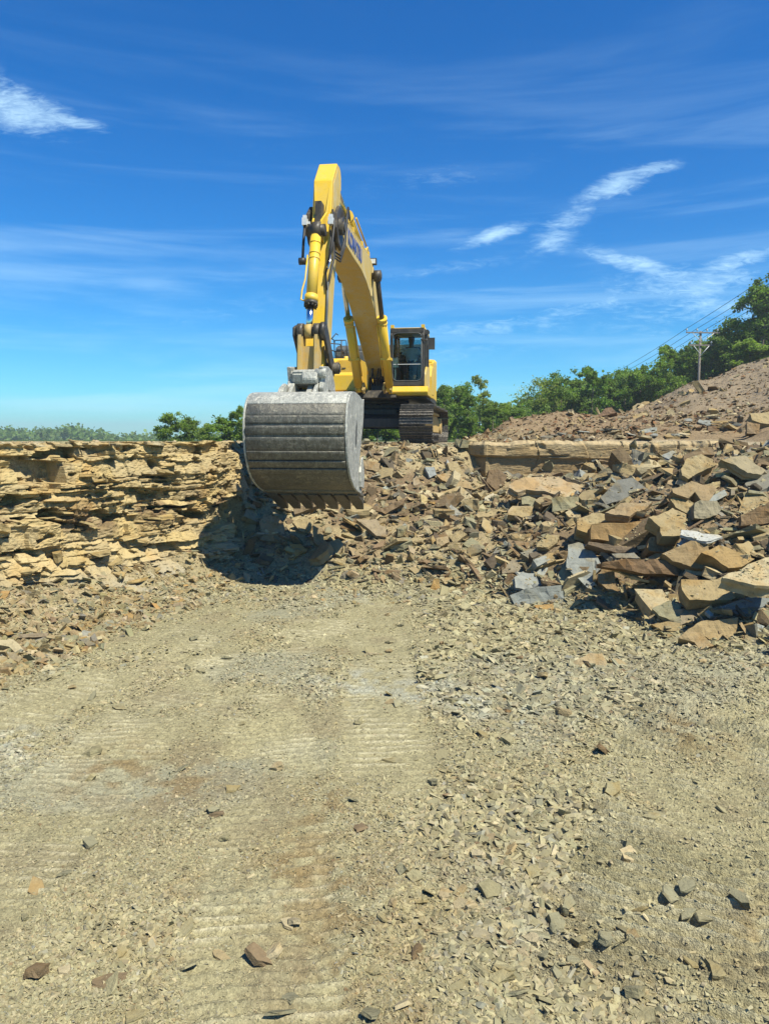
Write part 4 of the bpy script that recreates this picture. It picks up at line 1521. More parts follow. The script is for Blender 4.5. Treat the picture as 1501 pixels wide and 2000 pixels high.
    ('rusty ochre block under the crisp cornered slab', ZA, '410,790 480,790 520,830 440,880 420,860', (0, -.7, .7), .2, 'ochre', .06),
    ('long brown slab rising to the right beside the bucket corner', ZA, '930,545 1000,560 1160,490 1130,540 1020,600 940,570', (-.15, -.85, .5), .15, (.29, .21, .13), .12),
    ('dark flat slab just under the left bucket teeth', ZA, '430,560 560,530 640,525 560,560 440,600', (0, -.7, .7), .15, (.26, .20, .13), .12),
    ('long low tan slab just under the right bucket teeth', ZA, '640,540 760,525 930,545 820,570 700,572', (0, -.8, .6), .15, (.38, .29, .17), .12),
    ('diamond of tan stone right of the rubble centre', ZA, '1170,760 1230,740 1280,770 1210,795', N_MID, .12, 'tan', .06),
    ('light grey slab right of the brown earth patch', ZA, '1400,555 1470,560 1500,600 1420,610', (0, -.7, .7), .08, (.42, .44, .42), .06),
    ('oval tan slab low on the slope right of centre', ZA, '1165,945 1230,925 1300,945 1210,980', N_MID, .1, 'tan', .04),
    ('cluster edge of grey shale plates under the track front', ZA, '1270,300 1330,300 1345,350 1300,370', (.2, -.8, .5), .1, (.36, .39, .40), .08),
    ('tan block beside the right side of the bucket', ZA, '870,250 985,275 970,330 890,310', (0, -.85, .5), .2, (.40, .31, .19), .1),
    ('low tan plate at the foot of the slope left of the grey block', ZA, '1370,1010 1500,1000 1510,1040 1400,1050', N_MID, .1, 'tan', .02),
    ('small ochre stone standing upright at the foot of the slope', ZA, '1300,1085 1330,1010 1360,1010 1370,1085', (0, -.95, .3), .12, 'ochre', 0),
    # left talus
    ('pale tan slab on top of the small heap at the left edge', ZL, '-20,690 80,680 120,710 170,770 110,775 60,730 -20,715', (.2, -.6, .77), .12, 'pale', .03),
    ('long thin grey-brown slab above the small heap at the left edge', ZL, '60,660 130,650 310,640 300,665 100,675', (.1, -.7, .7), .12, (.32, .26, .18), .06),
    ('flat grey stone in the small heap at the left edge', ZL, '45,760 90,760 140,800 120,825 60,800', N_MID, .08, (.36, .33, .25), .03),
    ('upright olive wedge at the right end of the small heap', ZL, '370,700 400,715 425,765 385,778', (.3, -.8, .5), .08, 'olive', .02),
    ('flat grey plate with a dark edge at the foot of the left talus', ZL, '505,680 560,675 610,710 560,720', N_UP, .05, 'grey', .05),
    ('grey plate lying behind the flat dark edged one on the talus', ZL, '510,650 530,620 580,630 570,665', N_MID, .05, (.40, .40, .35), .03),
    ('orange-tan stone at the foot of the left talus', ZL, '780,520 830,510 880,540 820,557', (0, -.75, .66), .12, 'ochre', .02),
    ('squat tan stone in the heap below the long thin slab', ZL, '150,690 190,685 205,730 160,735', (0, -.8, .6), .1, 'tan', .02),
    # foreground
    ('largest flat tan slab lying alone on the gravel floor at the right', ZF, '725,290 800,250 850,252 870,290 860,305 750,305', N_MID, .08, (.47, .38, .235), .01),
    ('small flat tan slab right of the largest lone slab', ZF, '875,275 920,272 950,295 900,303', N_MID, .05, 'tan', .0),
    ('flat block with a shaded right edge near the bottom right', ZG, '345,440 365,420 430,440 430,475 345,460', (0, -.45, .9), .06, (.36, .32, .22), .0),
    ('dark edged flat stone left of the pointed one', ZG, '545,385 600,390 620,405 590,420 545,405', N_UP, .05, 'dust', .0),
    ('pointed grey stone casting a shadow near the bottom right', ZG, '640,370 680,360 705,400 700,430 660,420', (.2, -.5, .8), .1, 'olive', .02),
    ('rounded dusty stone in the gravel right of the middle', ZG, '550,190 600,170 608,220 570,235', (0, -.55, .84), .08, 'dust', .01),
    ('flat dusty stone with a dark rim left of the gravel middle', ZG, '85,215 110,195 145,205 150,230 110,245', (0, -.5, .86), .06, 'dust', .01),
    ('wedge shaped stone beside the dark rimmed one', ZG, '45,190 65,165 90,195 60,220', (-.3, -.6, .7), .07, 'olive', .01),
    ('small pale block right of the pointed grey stone', ZG, '690,330 740,345 740,362 700,355', N_MID, .05, 'pale', .01),
    ('low oval stone below the pointed grey stone', ZG, '725,460 780,455 800,475 760,485', N_UP, .04, 'dust', .0),
]
for (lab, view, pts, n, th, col, lift) in SL:
    nm = 'boulder' if 'boulder' in lab else ('stone_slab' if ('slab' in lab or 'plate' in lab) else 'stone_block')
    slab(nm, lab, view, pts, n, th, col, lift)


def dust_on_slabs():
    from mathutils.bvhtree import BVHTree
    rng = np.random.default_rng(404)
    V, F = [], []
    for o in SC.objects:
        if o.type == 'MESH' and o.parent is None and o.name.split('.')[0] in ('boulder', 'stone_slab', 'stone_block', 'stone'):
            mw = Matrix.LocRotScale(o.location, o.rotation_euler, o.scale)
            k = len(V)
            V += [mw @ v.co for v in o.data.vertices]
            F += [[k + i for i in p.vertices] for p in o.data.polygons]
    bv = BVHTree.FromPolygons(V, F)
    pts, sz = [], []
    for _ in range(42000):
        u = rng.uniform(470, 1560)
        d = rng.uniform(8.3, 17.5)
        x = (u - 750.5) / FPX * d
        hit = bv.ray_cast(Vector((x, d, 4)), Vector((0, 0, -1)))
        if hit[0] is None or abs(hit[1].z) < .72:
            continue
        if vn(np.array([x * 3.1]), np.array([d * 3.1]), 0, 5)[0] < rng.uniform(-.2, .6):
            continue
        pts.append(hit[0][:])
        sz.append(.012 * (1 - rng.uniform()) ** (-1 / 2.2))
    n = len(pts)
    cols, _ = pick_cols(n, rng, {'tan': 3, 'dust': 3, 'pale': 1})
    grit_field('fines', np.array(pts), np.clip(np.array(sz), .01, .045), .4, cols, rng, 'small stone fines caught on top of the slabs and stones', 'rubble')


dust_on_slabs()

# ------------------------------------------------------------------ excavator
EX = empty('excavator', (-0.16, 21.8, LEDGE - 0.02), R(-7.3))
tag(EX, 'big yellow tracked excavator on the ledge, its grey bucket held over the pit', 'excavator')
BS = 0.17       # boom plane, sideways from the swing centre


def P(s, f, z):
    return (s, -f, z)


# --- undercarriage
UC = R(-1.7)
UROT = Matrix.Rotation(UC, 3, 'Z')


def track_path(n, cz=.515, r=.455, f0=-2.25, f1=2.25):
    L = 2 * (f1 - f0) + 2 * math.pi * r
    out = []
    for i in range(n):
        t = (i + .35) / n * L
        if t < f1 - f0:
            sag = -.02 * math.sin(math.pi * t / (f1 - f0) * 3) ** 2
            out.append((f0 + t, cz + r + sag, math.pi / 2))
            continue
        t -= f1 - f0
        if t < math.pi * r:
            a = math.pi / 2 - t / r
            out.append((f1 + r * math.cos(a), cz + r * math.sin(a), a))
            continue
        t -= math.pi * r
        if t < f1 - f0:
            out.append((f1 - t, cz - r, -math.pi / 2))
            continue
        t -= f1 - f0
        a = -math.pi / 2 - t / r
        out.append((f0 + r * math.cos(a), cz + r * math.sin(a), a))
    return out


def shoe_mesh(w=.86):
    """triple grouser shoe lying in x (width), y (along), z (out)"""
    m = MB()
    p = [(-.100, 0), (-.100, .018), (-.092, .050), (-.080, .050), (-.070, .020), (-.012, .018), (-.006, .044), (.006, .044),
         (.012, .018), (.070, .018), (.080, .046), (.092, .046), (.100, .018), (.104, 0)]
    a = [m.b.verts.new((-w / 2, y, z)) for y, z in p]
    b = [m.b.verts.new((w / 2, y, z)) for y, z in p]
    m.b.faces.new(a)
    m.b.faces.new(b[::-1])
    for i in range(len(p)):
        j = (i + 1) % len(p)
        m.b.faces.new([a[i], b[i], b[j], a[j]])
    for sx in (-.11, .03):
        m.box((sx, -.09, -.07), (sx + .08, .09, .002))
    for sx in (-.14, -.06, .02, .10):
        for sy in (-.045, .040):
            m.box((sx, sy - .013, .016), (sx + .03, sy + .013, .032))
    bmesh.ops.recalc_face_normals(m.b, faces=m.b.faces[:])
    me = bpy.data.meshes.new('track_shoe')
    m.b.to_mesh(me)
    m.b.free()
    me.materials.append(M_SHOE)
    return me


SHOE = shoe_mesh()
for side in (-1, 1):
    cs = side * 1.40
    m = MB()
    # track frame with its slanting top, idler and sprocket
    m.prof([(-1.95, .30), (1.85, .30), (2.0, .45), (1.9, .62), (1.2, .80), (-1.2, .80), (-1.95, .66)], cs - .19, cs + .19, .02)
    m.prof([(-1.5, .80), (1.3, .80), (1.1, .86), (-1.3, .86)], cs - .24, cs + .24)
    fr = m.build('track', M_BEIGE, EX)
    fr.data.transform(UROT.to_4x4())
    tag(fr)

    def sub(mb, name, mat):
        o = mb.build(name, mat, fr)
        o.data.transform(UROT.to_4x4())
        return o
    m = MB().cyl(P(cs - .09, 2.25, .515), P(cs + .09, 2.25, .515), .40, n=28)
    m.cyl(P(cs - .16, 2.25, .515), P(cs + .16, 2.25, .515), .16, n=16)
    sub(m, 'idler_wheel', M_SHOE)
    m = MB().cyl(P(cs - .14, -2.25, .515), P(cs + .24, -2.25, .515), .24, n=20)
    for k in range(15):
        a = 2 * math.pi * k / 15
        q = Vector(P(cs, -2.25 + .37 * math.cos(a), .515 + .37 * math.sin(a)))
        m.box((cs - .05, q.y - .05, q.z - .05), (cs + .05, q.y + .05, q.z + .05), 0, Matrix.Rotation(-a, 3, 'X'))
    m.cyl(P(cs - .05, -2.25, .515), P(cs + .05, -2.25, .515), .35, n=24)
    sub(m, 'drive_sprocket', M_BEIGE)
    for k in range(7):
        f = -1.65 + k * .55
        m = MB().cyl(P(cs - .17, f, .22), P(cs + .17, f, .22), .12, n=14)
        m.cyl(P(cs - .22, f, .22), P(cs + .22, f, .22), .06, n=10)
        sub(m, 'track_roller', M_SHOE)
    for f in (-.8, .8):
        sub(MB().cyl(P(cs - .12, f, .88), P(cs + .12, f, .88), .06, n=12), 'carrier_roller', M_SHOE)
    # step and cover outside
    m = MB().box(P(cs + side * .21 - .02, 1.6, .33), P(cs + side * .21 + .02, 1.0, .62), .01)
    n_ = 56
    for (f, z, a) in track_path(n_):
        o = link('track_shoe', SHOE, fr)
        q = UROT @ Vector(P(cs, f, z))
        o.location = q
        # local z (outward) must point along (forward cos a, up sin a)
        o.rotation_euler = (Matrix.Rotation(UC, 3, 'Z') @ Matrix.Rotation(math.pi / 2 - a, 3, 'X')).to_euler()
    m.b.free()
m = MB()
m.box((-.62, -1.0, .60), (.62, 1.0, .93), .03)
m.prof([(.35, .62), (1.55, .42), (1.55, .68), (.45, .93)], -1.22, 1.22, .02)
m.prof([(-.35, .62), (-1.55, .42), (-1.55, .68), (-.45, .93)], -1.22, 1.22, .02)
m.box((-.5, -1.02, .66), (-.28, -.98, .86))
m.cyl((0, 0, .92), (0, 0, 1.12), .78, .78, n=36)
uc = m.build('centre_frame', M_DARK, EX)
m = MB()
m.cyl((0, 0, 1.10), (0, 0, 1.19), .88, n=40)
for k in range(28):
    a = 2 * math.pi * k / 28
    m.cyl((.83 * math.cos(a), .83 * math.sin(a), 1.07), (.83 * math.cos(a), .83 * math.sin(a), 1.10), .025, n=6)
m.build('swing_ring', M_DARK, EX)

# --- upper structure
m = MB()
m.prof_z([(-.75, -1.75), (.62, -1.75), (.62, 2.9), (-.75, 2.9)], 1.18, 1.40, .02)
m.prof_z([(-1.50, -1.30), (-.76, -1.55), (-.76, 2.7), (-1.50, 2.5)], 1.22, 1.36, .01)
m.prof_z([(.63, -1.60), (1.50, -1.60), (1.52, 2.5), (.63, 2.7)], 1.20, 1.34, .01)
m.build('revolving_frame', M_DARK, EX)
# boom foot brackets and pin
m = MB()
for s in (BS - .36, BS + .32):
    m.prof([(-.35, 1.38), (1.15, 1.38), (1.05, 1.6), (.85, 2.12), (.6, 2.28), (.35, 2.2), (-.35, 1.7)], s, s + .045, .008)
m.cyl(P(BS - .42, .62, 2.0), P(BS + .42, .62, 2.0), .07)
m.build('boom_bracket', M_YEL, EX)
m = MB()
for s in (BS - .46, BS - .29, BS + .27, BS + .44):
    m.prof([(1.5, 1.38), (2.15, 1.30), (2.33, 1.38), (2.30, 1.55), (2.1, 1.6), (1.7, 1.45)], s - .02, s + .02, .006)
m.cyl(P(BS - .50, 2.18, 1.43), P(BS - .24, 2.18, 1.43), .055)
m.cyl(P(BS + .22, 2.18, 1.43), P(BS + .48, 2.18, 1.43), .055)
m.build('cylinder_bracket', M_BEIGE, EX)
m = MB().prof([(1.4, 1.2), (2.0, 1.2), (1.9, 1.40), (1.4, 1.40)], BS - .55, BS + .55, .01)
m.build('frame_nose', M_GREASE, EX)
# dark bay between the brackets with hoses
m = MB()
m.box(P(BS - .30, .2, 1.4), P(BS + .30, -1.3, 2.2), .01)
m.box(P(BS - .20, 1.35, 1.40), P(BS + .22, 1.1, 1.62), .02)
m.build('swing_motor_bay', M_DARK, EX)
for k, (sa, sb, r) in enumerate([(-.16, -.12, .022), (-.10, -.15, .02), (-.02, .03, .022), (.06, .09, .018), (.12, .12, .02), (.18, .15, .02)]):
    m = MB().tube([P(BS + sa, .9, 1.45), P(BS + sa, 1.28, 1.5), P(BS + sa * 1.1, 1.52, 1.75), P(BS + sb, 1.55, 2.0), P(BS + sb, 1.72, 2.14)], r)
    m.build('hydraulic_hose', M_RUBBER, EX)

# left hand side: tool box, tank cover with bevelled face
m = MB()
m.prof([(1.22, 1.36), (1.32, 1.42), (1.32, 1.86), (1.20, 1.90), (.98, 2.28), (.90, 2.36), (-.6, 2.38), (-.6, 1.36)], -1.50, -.44, .02, 2)
m.build('tank_cover', M_YEL, EX)
m = MB()
m.poly([P(-1.30, 1.17, 1.96), P(-.52, 1.17, 1.96), P(-.52, .985, 2.30), P(-1.02, .985, 2.30)])
bmesh.ops.solidify(m.b, geom=m.b.faces[:], thickness=.02)
m.build('access_panel', M_YEL, EX)
m = MB().box(P(-1.46, 1.345, 1.46), P(-.50, 1.32, 1.84), .008)
m.build('toolbox_door', M_YEL, EX)
m = MB().box(P(-.88, 1.15, 2.05), P(-.78, 1.09, 2.08))
m.build('latch', M_DARK, EX)
m = MB().box(P(-1.44, 1.42, 1.34), P(-.30, 1.28, 1.385), .01)
m.build('step', M_YEL, EX)
m = MB().cyl(P(-.95, .1, 2.36), P(-.95, .1, 2.50), .06).box(P(-1.0, .15, 2.38), P(-.9, .05, 2.42))
m.build('filler_cap', M_YEL, EX)
m = MB().box(P(-1.40, 1.36, 1.60), P(-1.28, 1.33, 1.72), .004)
m.build('headlight', M_GREY, EX)
# rear: engine hood, counterweight
m = MB()
m.prof([(-.62, 1.36), (-.62, 2.75), (-.80, 2.93), (-2.5, 2.93), (-2.75, 2.75), (-2.75, 1.36)], -1.42, 1.20, .05, 2)
m.build('engine_hood', M_GREY, EX)
m = MB()
pts = []
for k in range(17):
    a = math.pi * k / 16
    pts.append((1.52 * math.cos(a), 2.78 + .75 * math.sin(a)))
m.prof_z(pts[::-1] if False else pts, 1.25, 2.68, .08)
m.build('counterweight', M_YEL, EX)
m = MB()
m.prof([(-1.35, 1.30), (-1.35, 2.45), (-1.5, 2.55), (-2.76, 2.55), (-2.76, 1.30)], 1.21, 1.50, .05, 2)
m.prof([(.02, 1.34), (.02, 1.95), (-.25, 2.22), (-.9, 2.36), (-1.34, 2.40), (-1.34, 1.34)], 1.10, 1.52, .09, 3)
m.build('side_cover', M_YEL, EX)
m = MB().cyl(P(-.45, -1.6, 2.9), P(-.45, -1.6, 3.25), .06)
m.build('exhaust_pipe', M_DARK, EX)
# hand rails on the left
m = MB()
rr = .016
for (sa, fa, sb, fb) in ((-1.42, .75, -1.42, -.55), (-1.42, -.55, -1.05, -.55)):
    m.tube([P(sa, fa, 2.38), P(sa, fa, 2.95), P(sa + (sb - sa) * .06, fa + (fb - fa) * .06, 3.05), P(sb - (sb - sa) * .06, fb - (fb - fa) * .06, 3.05), P(sb, fb, 2.95), P(sb, fb, 2.38)], rr)
    m.tube([P(sa, fa, 2.72), P(sb, fb, 2.72)], rr)
m.tube([P(-1.42, .1, 2.38), P(-1.42, .1, 3.05)], rr)
m.tube([P(-1.12, -.1, 2.38), P(-1.12, -.1, 2.98), P(-1.12, -.45, 3.03)], rr)
m.tube([P(-1.42, -.1, 3.03), P(-1.30, -.2, 3.20), P(-1.30, -.5, 3.20)], rr)
m.tube([P(-1.42, .4, 2.85), P(-1.12, .1, 2.85), P(-1.12, -.4, 2.6)], rr)
m.build('handrail', M_DARK, EX)

# --- cab
C0, C1 = .55, 1.46
CB, CT, CF, CR = 1.52, 3.05, 1.90, .12
m = MB()
m.prof([(CF + .02, CB - .02), (CF + .10, CB - .17), (CF + .02, CB - .26), (CR, CB - .26), (CR, CB - .02)], C0 - .02, C1 + .10, .015)
cabbase = m
cab = MB()
t = .075
# posts, roof, floor rails
for s0, s1 in ((C0, C0 + t), (C1 - t, C1)):
    cab.prof([(CF, CB), (CF, CT - .22), (CF - .10, CT - .04), (CF - .22, CT - .04), (CF - .10, CT - .28), (CF - .11, CB)], s0, s1, .012)
    cab.box(P(s0, CR + .09, CB), P(s1, CR, CT - .03), .01)
    cab.box(P(s0, .98, CB), P(s1, .88, CT - .03), .01)
    cab.box(P(s0 + .002, CF - .02, CB + .001), P(s1 - .002, CR, CB + .12), .01)
    cab.box(P(s0 + .002, CF - .2, CT - .12), P(s1 - .002, CR, CT - .03), .01)
cab.box(P(C0, CF + .005, CB), P(C1, CF - .10, CB + .12), .012)
cab.box(P(C0 + .03, CF - .03, CT - .14), P(C1 - .03, CF - .25, CT - .035), .02)
cab.box(P(C0, CR + .08, CB), P(C1, CR, CB + .8), .01)
cab.box(P(C0 + .03, CF - .1, CB), P(C1 - .03, CR, CB + .03))
# corner fillets of the wind screen opening
for (sx, sgn) in ((C0 + t, 1), (C1 - t, -1)):
    for (zz, sz) in ((CB + .12, 1), (CT - .16, -1)):
        pts = [(0, 0)] + [(.12 * (1 - math.sin(a)), .12 * (1 - math.cos(a))) for a in np.linspace(0, math.pi / 2, 6)]
        a_ = [cab.b.verts.new(P(sx + sgn * (u - .004), CF - .012, zz + sz * (v - .004))) for u, v in pts]
        b_ = [cab.b.verts.new(P(sx + sgn * (u - .004), CF - .05, zz + sz * (v - .004))) for u, v in pts]
        cab.b.faces.new(a_)
        cab.b.faces.new(b_[::-1])
        for i in range(len(pts)):
            j = (i + 1) % len(pts)
            cab.b.faces.new([a_[i], b_[i], b_[j], a_[j]])
bmesh.ops.recalc_face_normals(cab.b, faces=cab.b.faces[:])
CAB = cab.build('cab', M_DARK, EX)
cabbase.build('cab_skirt', M_YEL, CAB)
m = MB().prof([(CF - .12, CT - .04), (CF - .2, CT), (CR + .1, CT + .015), (CR, CT - .03), (CR, CT - .06), (CF - .12, CT - .06)], C0 - .01, C1 + .01, .015)
m.build('roof', M_YEL, CAB)
m = MB()
m.box(P(C0 + t, CF - .030, CB + .12), P(C1 - t, CF - .036, CT - .15))
m.build('windscreen', M_GLASS, CAB)
for (nm, sa) in (('side_window', C1 - .045), ('side_window', C0 + .04)):
    m = MB()
    m.box(P(sa, .88, CB + .12), P(sa + .005, CR + .09, CT - .12))
    m.box(P(sa, CF - .12, CB + .12), P(sa + .005, .98, CT - .12))
    m.build(nm, M_GLASS, CAB)
cab_back = MB().box(P(C0 + .02, CR + .02, CB + .5), P(C1 - .02, CR + .008, CT - .45)).build('rear_wall', M_GREY, CAB)
m = MB().box(P(C0 + .08, CR + .05, CT - .45), P(C1 - .08, CR + .045, CT - .12))
m.build('rear_window', M_GLASS, CAB)
# seal round the windscreen and the rail across it
m = MB()
ring = []
x0, x1, z0, z1 = C0 + t + .0, C1 - t - .0, CB + .125, CT - .165
rc = .12
for (cx, cz, a0) in ((x1 - rc, z1 - rc, 0), (x0 + rc, z1 - rc, 90), (x0 + rc, z0 + rc, 180), (x1 - rc, z0 + rc, 270)):
    for k in range(5):
        a = R(a0 + 22.5 * k)
        ring.append(P(cx + rc * math.cos(a), CF + .004, cz + rc * math.sin(a)))
ring.append(ring[0])
m.tube(ring, .011, 6)
m.build('window_seal', M_GREY, CAB)
m = MB().box(P(C0 + t, CF - .01, CB + .55), P(C1 - t, CF - .03, CB + .565))
m.build('windscreen_joint', M_PORC, CAB)
m = MB().prof([(CF - .06, CB - .02), (CF - .10, CB + .30), (1.25, CB + .55), (CR + .02, CB + .62), (CR + .02, CB - .02)], C1 - .02, C1 + .03, .015, 2)
m.build('door_panel', M_YELD, CAB)
m = MB().tube([P(C1 + .03, CF - .1, CB + .7), P(C1 + .07, CF - .12, CB + .72), P(C1 + .07, CF - .12, CB + 1.2), P(C1 + .03, CF - .1, CB + 1.22)], .012)
m.build('grab_handle', M_GREY, CAB)
m = MB().tube([P(C1 - .1, CF + .01, CT - .34), P(C1 + .05, CF + .03, CT - .36), P(C1 + .16, CF - .02, CT - .36)], .012)
m.build('mirror_arm', M_DARK, CAB)
m = MB().box(P(C1 + .09, CF + .03, CT - .60), P(C1 + .27, CF - .04, CT - .30), .03)
mir = m.build('mirror', M_DARK, CAB)
m = MB().cyl(P(C1 + .06, CF - .1, CT - .13), P(C1 + .06, CF - .24, CT - .13), .06)
m.build('work_light', M_DARK, CAB)
for s in (C0 + .05, C1 - .05):
    m = MB().box(P(s - .045, CF - .10, CT - .02), P(s + .045, CF - .19, CT + .065), .015)
    m.build('work_light', M_YEL, CAB)
m = MB().tube([P(C0 + .16, CF + .0, CB + .14), P(C0 + .22, CF + .01, CB + .9), P(C0 + .2, CF + .01, CB + 1.2)], .007, 6)
m.build('wiper', M_DARK, CAB)
# interior
m = MB()
m.prof([(1.0, 1.98), (1.02, 2.1), (.55, 2.06), (.42, 2.70), (.30, 2.72), (.36, 1.96), (.5, 1.9)], .78, 1.24, .03, 2)
m.box(P(.82, 1.0, 1.56), P(1.2, .4, 1.95), .02)
m.build('seat', M_SEAT, CAB)
m = MB()
for s in (.66, 1.30):
    m.box(P(s - .07, 1.15, 1.56), P(s + .07, .45, 2.12), .02)
    m.cyl(P(s, 1.05, 2.12), P(s, 1.08, 2.34), .014, n=8)
    m.cyl(P(s, 1.08, 2.32), P(s, 1.085, 2.42), .028, n=8)
m.build('console', M_GREY, CAB)
m = MB().box(P(.60, 1.66, 2.02), P(.74, 1.58, 2.28), .012).box(P(.64, 1.64, 1.6), P(.68, 1.6, 2.04))
m.build('monitor', M_PORC, CAB)

# --- boom
boom_pts = [(8.12, 3.86), (8.0, 4.05), (7.85, 4.13), (6.4, 4.13), (5.2, 4.16), (4.55, 4.13), (4.1, 3.98), (3.6, 3.66), (3.1, 3.33), (2.3, 2.88), (1.2, 2.36), (.75, 2.18),
            (.50, 2.12), (.45, 1.98), (.52, 1.86), (.68, 1.80), (1.1, 1.80), (1.75, 2.08), (2.6, 2.46), (3.5, 2.86), (4.2, 3.16), (4.8, 3.38), (5.4, 3.53), (6.05, 3.61), (7.0, 3.62), (7.9, 3.66), (8.08, 3.74)]
m = MB().prof(boom_pts, BS - .28, BS + .28, .012)
BOOM = m.build('boom', M_YELD, EX)
# stiffening plate seams and weld line at the knee
for s in (BS + .281,):
    m = MB()
    m.prof([(4.5, 3.32), (4.62, 3.35), (4.35, 4.04), (4.22, 4.02)], s, s + .012)
    m.build('boom_stiffener', M_YELD, BOOM)
# arm pivot fork, greasy
m = MB()
for s0 in (BS - .275, BS + .215):
    m.prof([(7.6, 3.72), (7.6, 4.08), (8.0, 4.22), (8.35, 4.20), (8.62, 4.0), (8.68, 3.74), (8.5, 3.52), (8.2, 3.46), (7.9, 3.56)], s0, s0 + .06, .01)
m.cyl(P(BS - .34, 8.36, 3.84), P(BS + .34, 8.36, 3.84), .15, n=20)
m.cyl(P(BS - .37, 8.36, 3.84), P(BS + .37, 8.36, 3.84), .08, n=16)
m.build('boom_fork', M_GREASE, BOOM)
for dz, r_ in ((.06, .018), (.0, .016), (-.05, .016)):
    m = MB().tube([P(BS + .30, 7.5, 4.2 + dz * .3), P(BS + .33, 7.85, 4.25 + dz), P(BS + .36, 8.15, 4.0 + dz), P(BS + .36, 8.35, 3.55 + dz), P(BS + .30, 8.5, 3.25 + dz), P(BS + .22, 8.62, 3.3 + dz)], r_)
    m.build('hydraulic_hose', M_RUBBER, BOOM)
# pipes along the boom top
for k, s in enumerate((BS + .16, BS + .23)):
    m = MB().tube([P(s, 7.6, 4.20), P(s, 6.4, 4.19), P(s, 4.7, 4.22), P(s, 4.1, 4.05), P(s, 3.1, 3.40), P(s, 2.3, 2.95), P(s, 1.4, 2.52)], .022)
    m.build('hydraulic_pipe', M_YELD if k else M_DARK, BOOM)
for f, z in ((6.9, 4.13), (5.8, 4.145), (4.9, 4.15)):
    m = MB().box(P(BS + .10, f + .04, z - .01), P(BS + .285, f - .04, z + .09), .008)
    m.build('pipe_clamp', M_YEL, BOOM)
# work light at the knee
m = MB().box(P(BS + .20, 4.34, 4.10), P(BS + .36, 4.24, 4.24), .02)
m.box(P(BS + .24, 4.30, 3.98), P(BS + .28, 4.26, 4.11))
wl = m.build('boom_work_light', M_DARK, BOOM)
m = MB().box(P(BS + .22, 4.352, 4.12), P(BS + .34, 4.335, 4.22), .006)
m.build('lamp_lens', M_LAMP, wl)
# lettering
cu = bpy.data.curves.new('letters', 'FONT')
cu.body = 'KOMATSU'
cu.size = .50
cu.extrude = .004
cu.offset = .016
cu.space_character = 1.02
tmp = bpy.data.objects.new('tmp', cu)
COL.objects.link(tmp)
dg = bpy.context.evaluated_depsgraph_get()
lm = bpy.data.meshes.new_from_object(tmp.evaluated_get(dg))
bpy.data.objects.remove(tmp)
lm.materials.clear()
lm.materials.append(M_BLUE)
w_ = max(v.co.x for v in lm.vertices)
lm.transform(Matrix.Diagonal((1.62 / w_, .80, 1, 1)))
lo = link('lettering', lm, BOOM)
# text x runs backwards along the boom, y up, facing +s
lo.matrix_local = Matrix(((0, 0, 1, BS + .284), (1, 0, 0, -7.62), (0, 1, 0, 3.74), (0, 0, 0, 1)))

# --- boom cylinders
for sg in (-1, 1):
    s = BS + sg * .405
    a, b = Vector(P(s, 2.18, 1.43)), Vector(P(s, 4.52, 3.80))
    dv = (b - a).normalized()
    m = MB()
    m.cyl(a + dv * .10, a + dv * 2.12, .108, n=22)
    m.cyl(a + dv * 2.12, a + dv * 2.20, .125, n=22)
    m.cyl(a + dv * 2.02, a + dv * 2.06, .122, n=22)
    m.cyl(a + Vector((-.07, 0, 0)), a + Vector((.07, 0, 0)), .10, n=18)
    m.tube([a + dv * .35 + Vector((-sg * .13, -.10, .05)), a + dv * 1.9 + Vector((-sg * .13, -.10, .05))], .018)
    m.box(tuple(a + dv * .95 + Vector((-.14, -.14, -.03))), tuple(a + dv * .95 + Vector((.14, .14, .03))), .01)
    c_ = m.build('boom_cylinder', M_YEL, EX)
    m = MB().cyl(a + dv * 2.1, b, .058, n=18)
    m.build('cylinder_rod', M_CHROME if sg < 0 else M_GREASE, c_)
    m = MB().cyl(b + Vector((-.075, 0, 0)), b + Vector((.085, 0, 0)), .125, n=20)
    m.cyl(b + Vector((-sg * .15, 0, 0)), b + Vector((sg * .10, 0, 0)), .075, n=16)
    m.build('cylinder_eye', M_GREASE, c_)

# --- arm cylinder on top of the boom
a, b = Vector(P(BS, 4.25, 4.38)), Vector(P(BS, 7.62, 4.90))
dv = (b - a).normalized()
m = MB()
m.cyl(a, a + dv * 1.85, .115, n=22)
m.cyl(a + dv * 1.80, a + dv * 1.90, .135, n=22)
m.cyl(a + Vector((-.16, 0, 0)), a + Vector((.16, 0, 0)), .11, n=18)
m.tube([a + dv * .3 + Vector((.16, 0, .04)), a + dv * 1.7 + Vector((.16, 0, .04))], .02)
ac = m.build('arm_cylinder', M_YEL, EX)
m = MB().cyl(a + dv * 1.85, b, .06, n=18)
m.build('cylinder_rod', M_CHROME, ac)
m = MB().cyl(b + Vector((-.10, 0, 0)), b + Vector((.10, 0, 0)), .13, n=18)
m.box(tuple(b - dv * .2 + Vector((-.1, -.12, -.08))), tuple(b - dv * .2 + Vector((.1, .12, .08))), .02)
m.build('cylinder_eye', M_YEL, ac)
m = MB()
for s in (BS - .16, BS + .13):
    m.prof([(3.85, 4.0), (4.7, 4.14), (4.5, 4.4), (4.25, 4.52), (4.02, 4.42)], s, s + .03, .006)
m.build('cylinder_mount', M_YEL, BOOM)

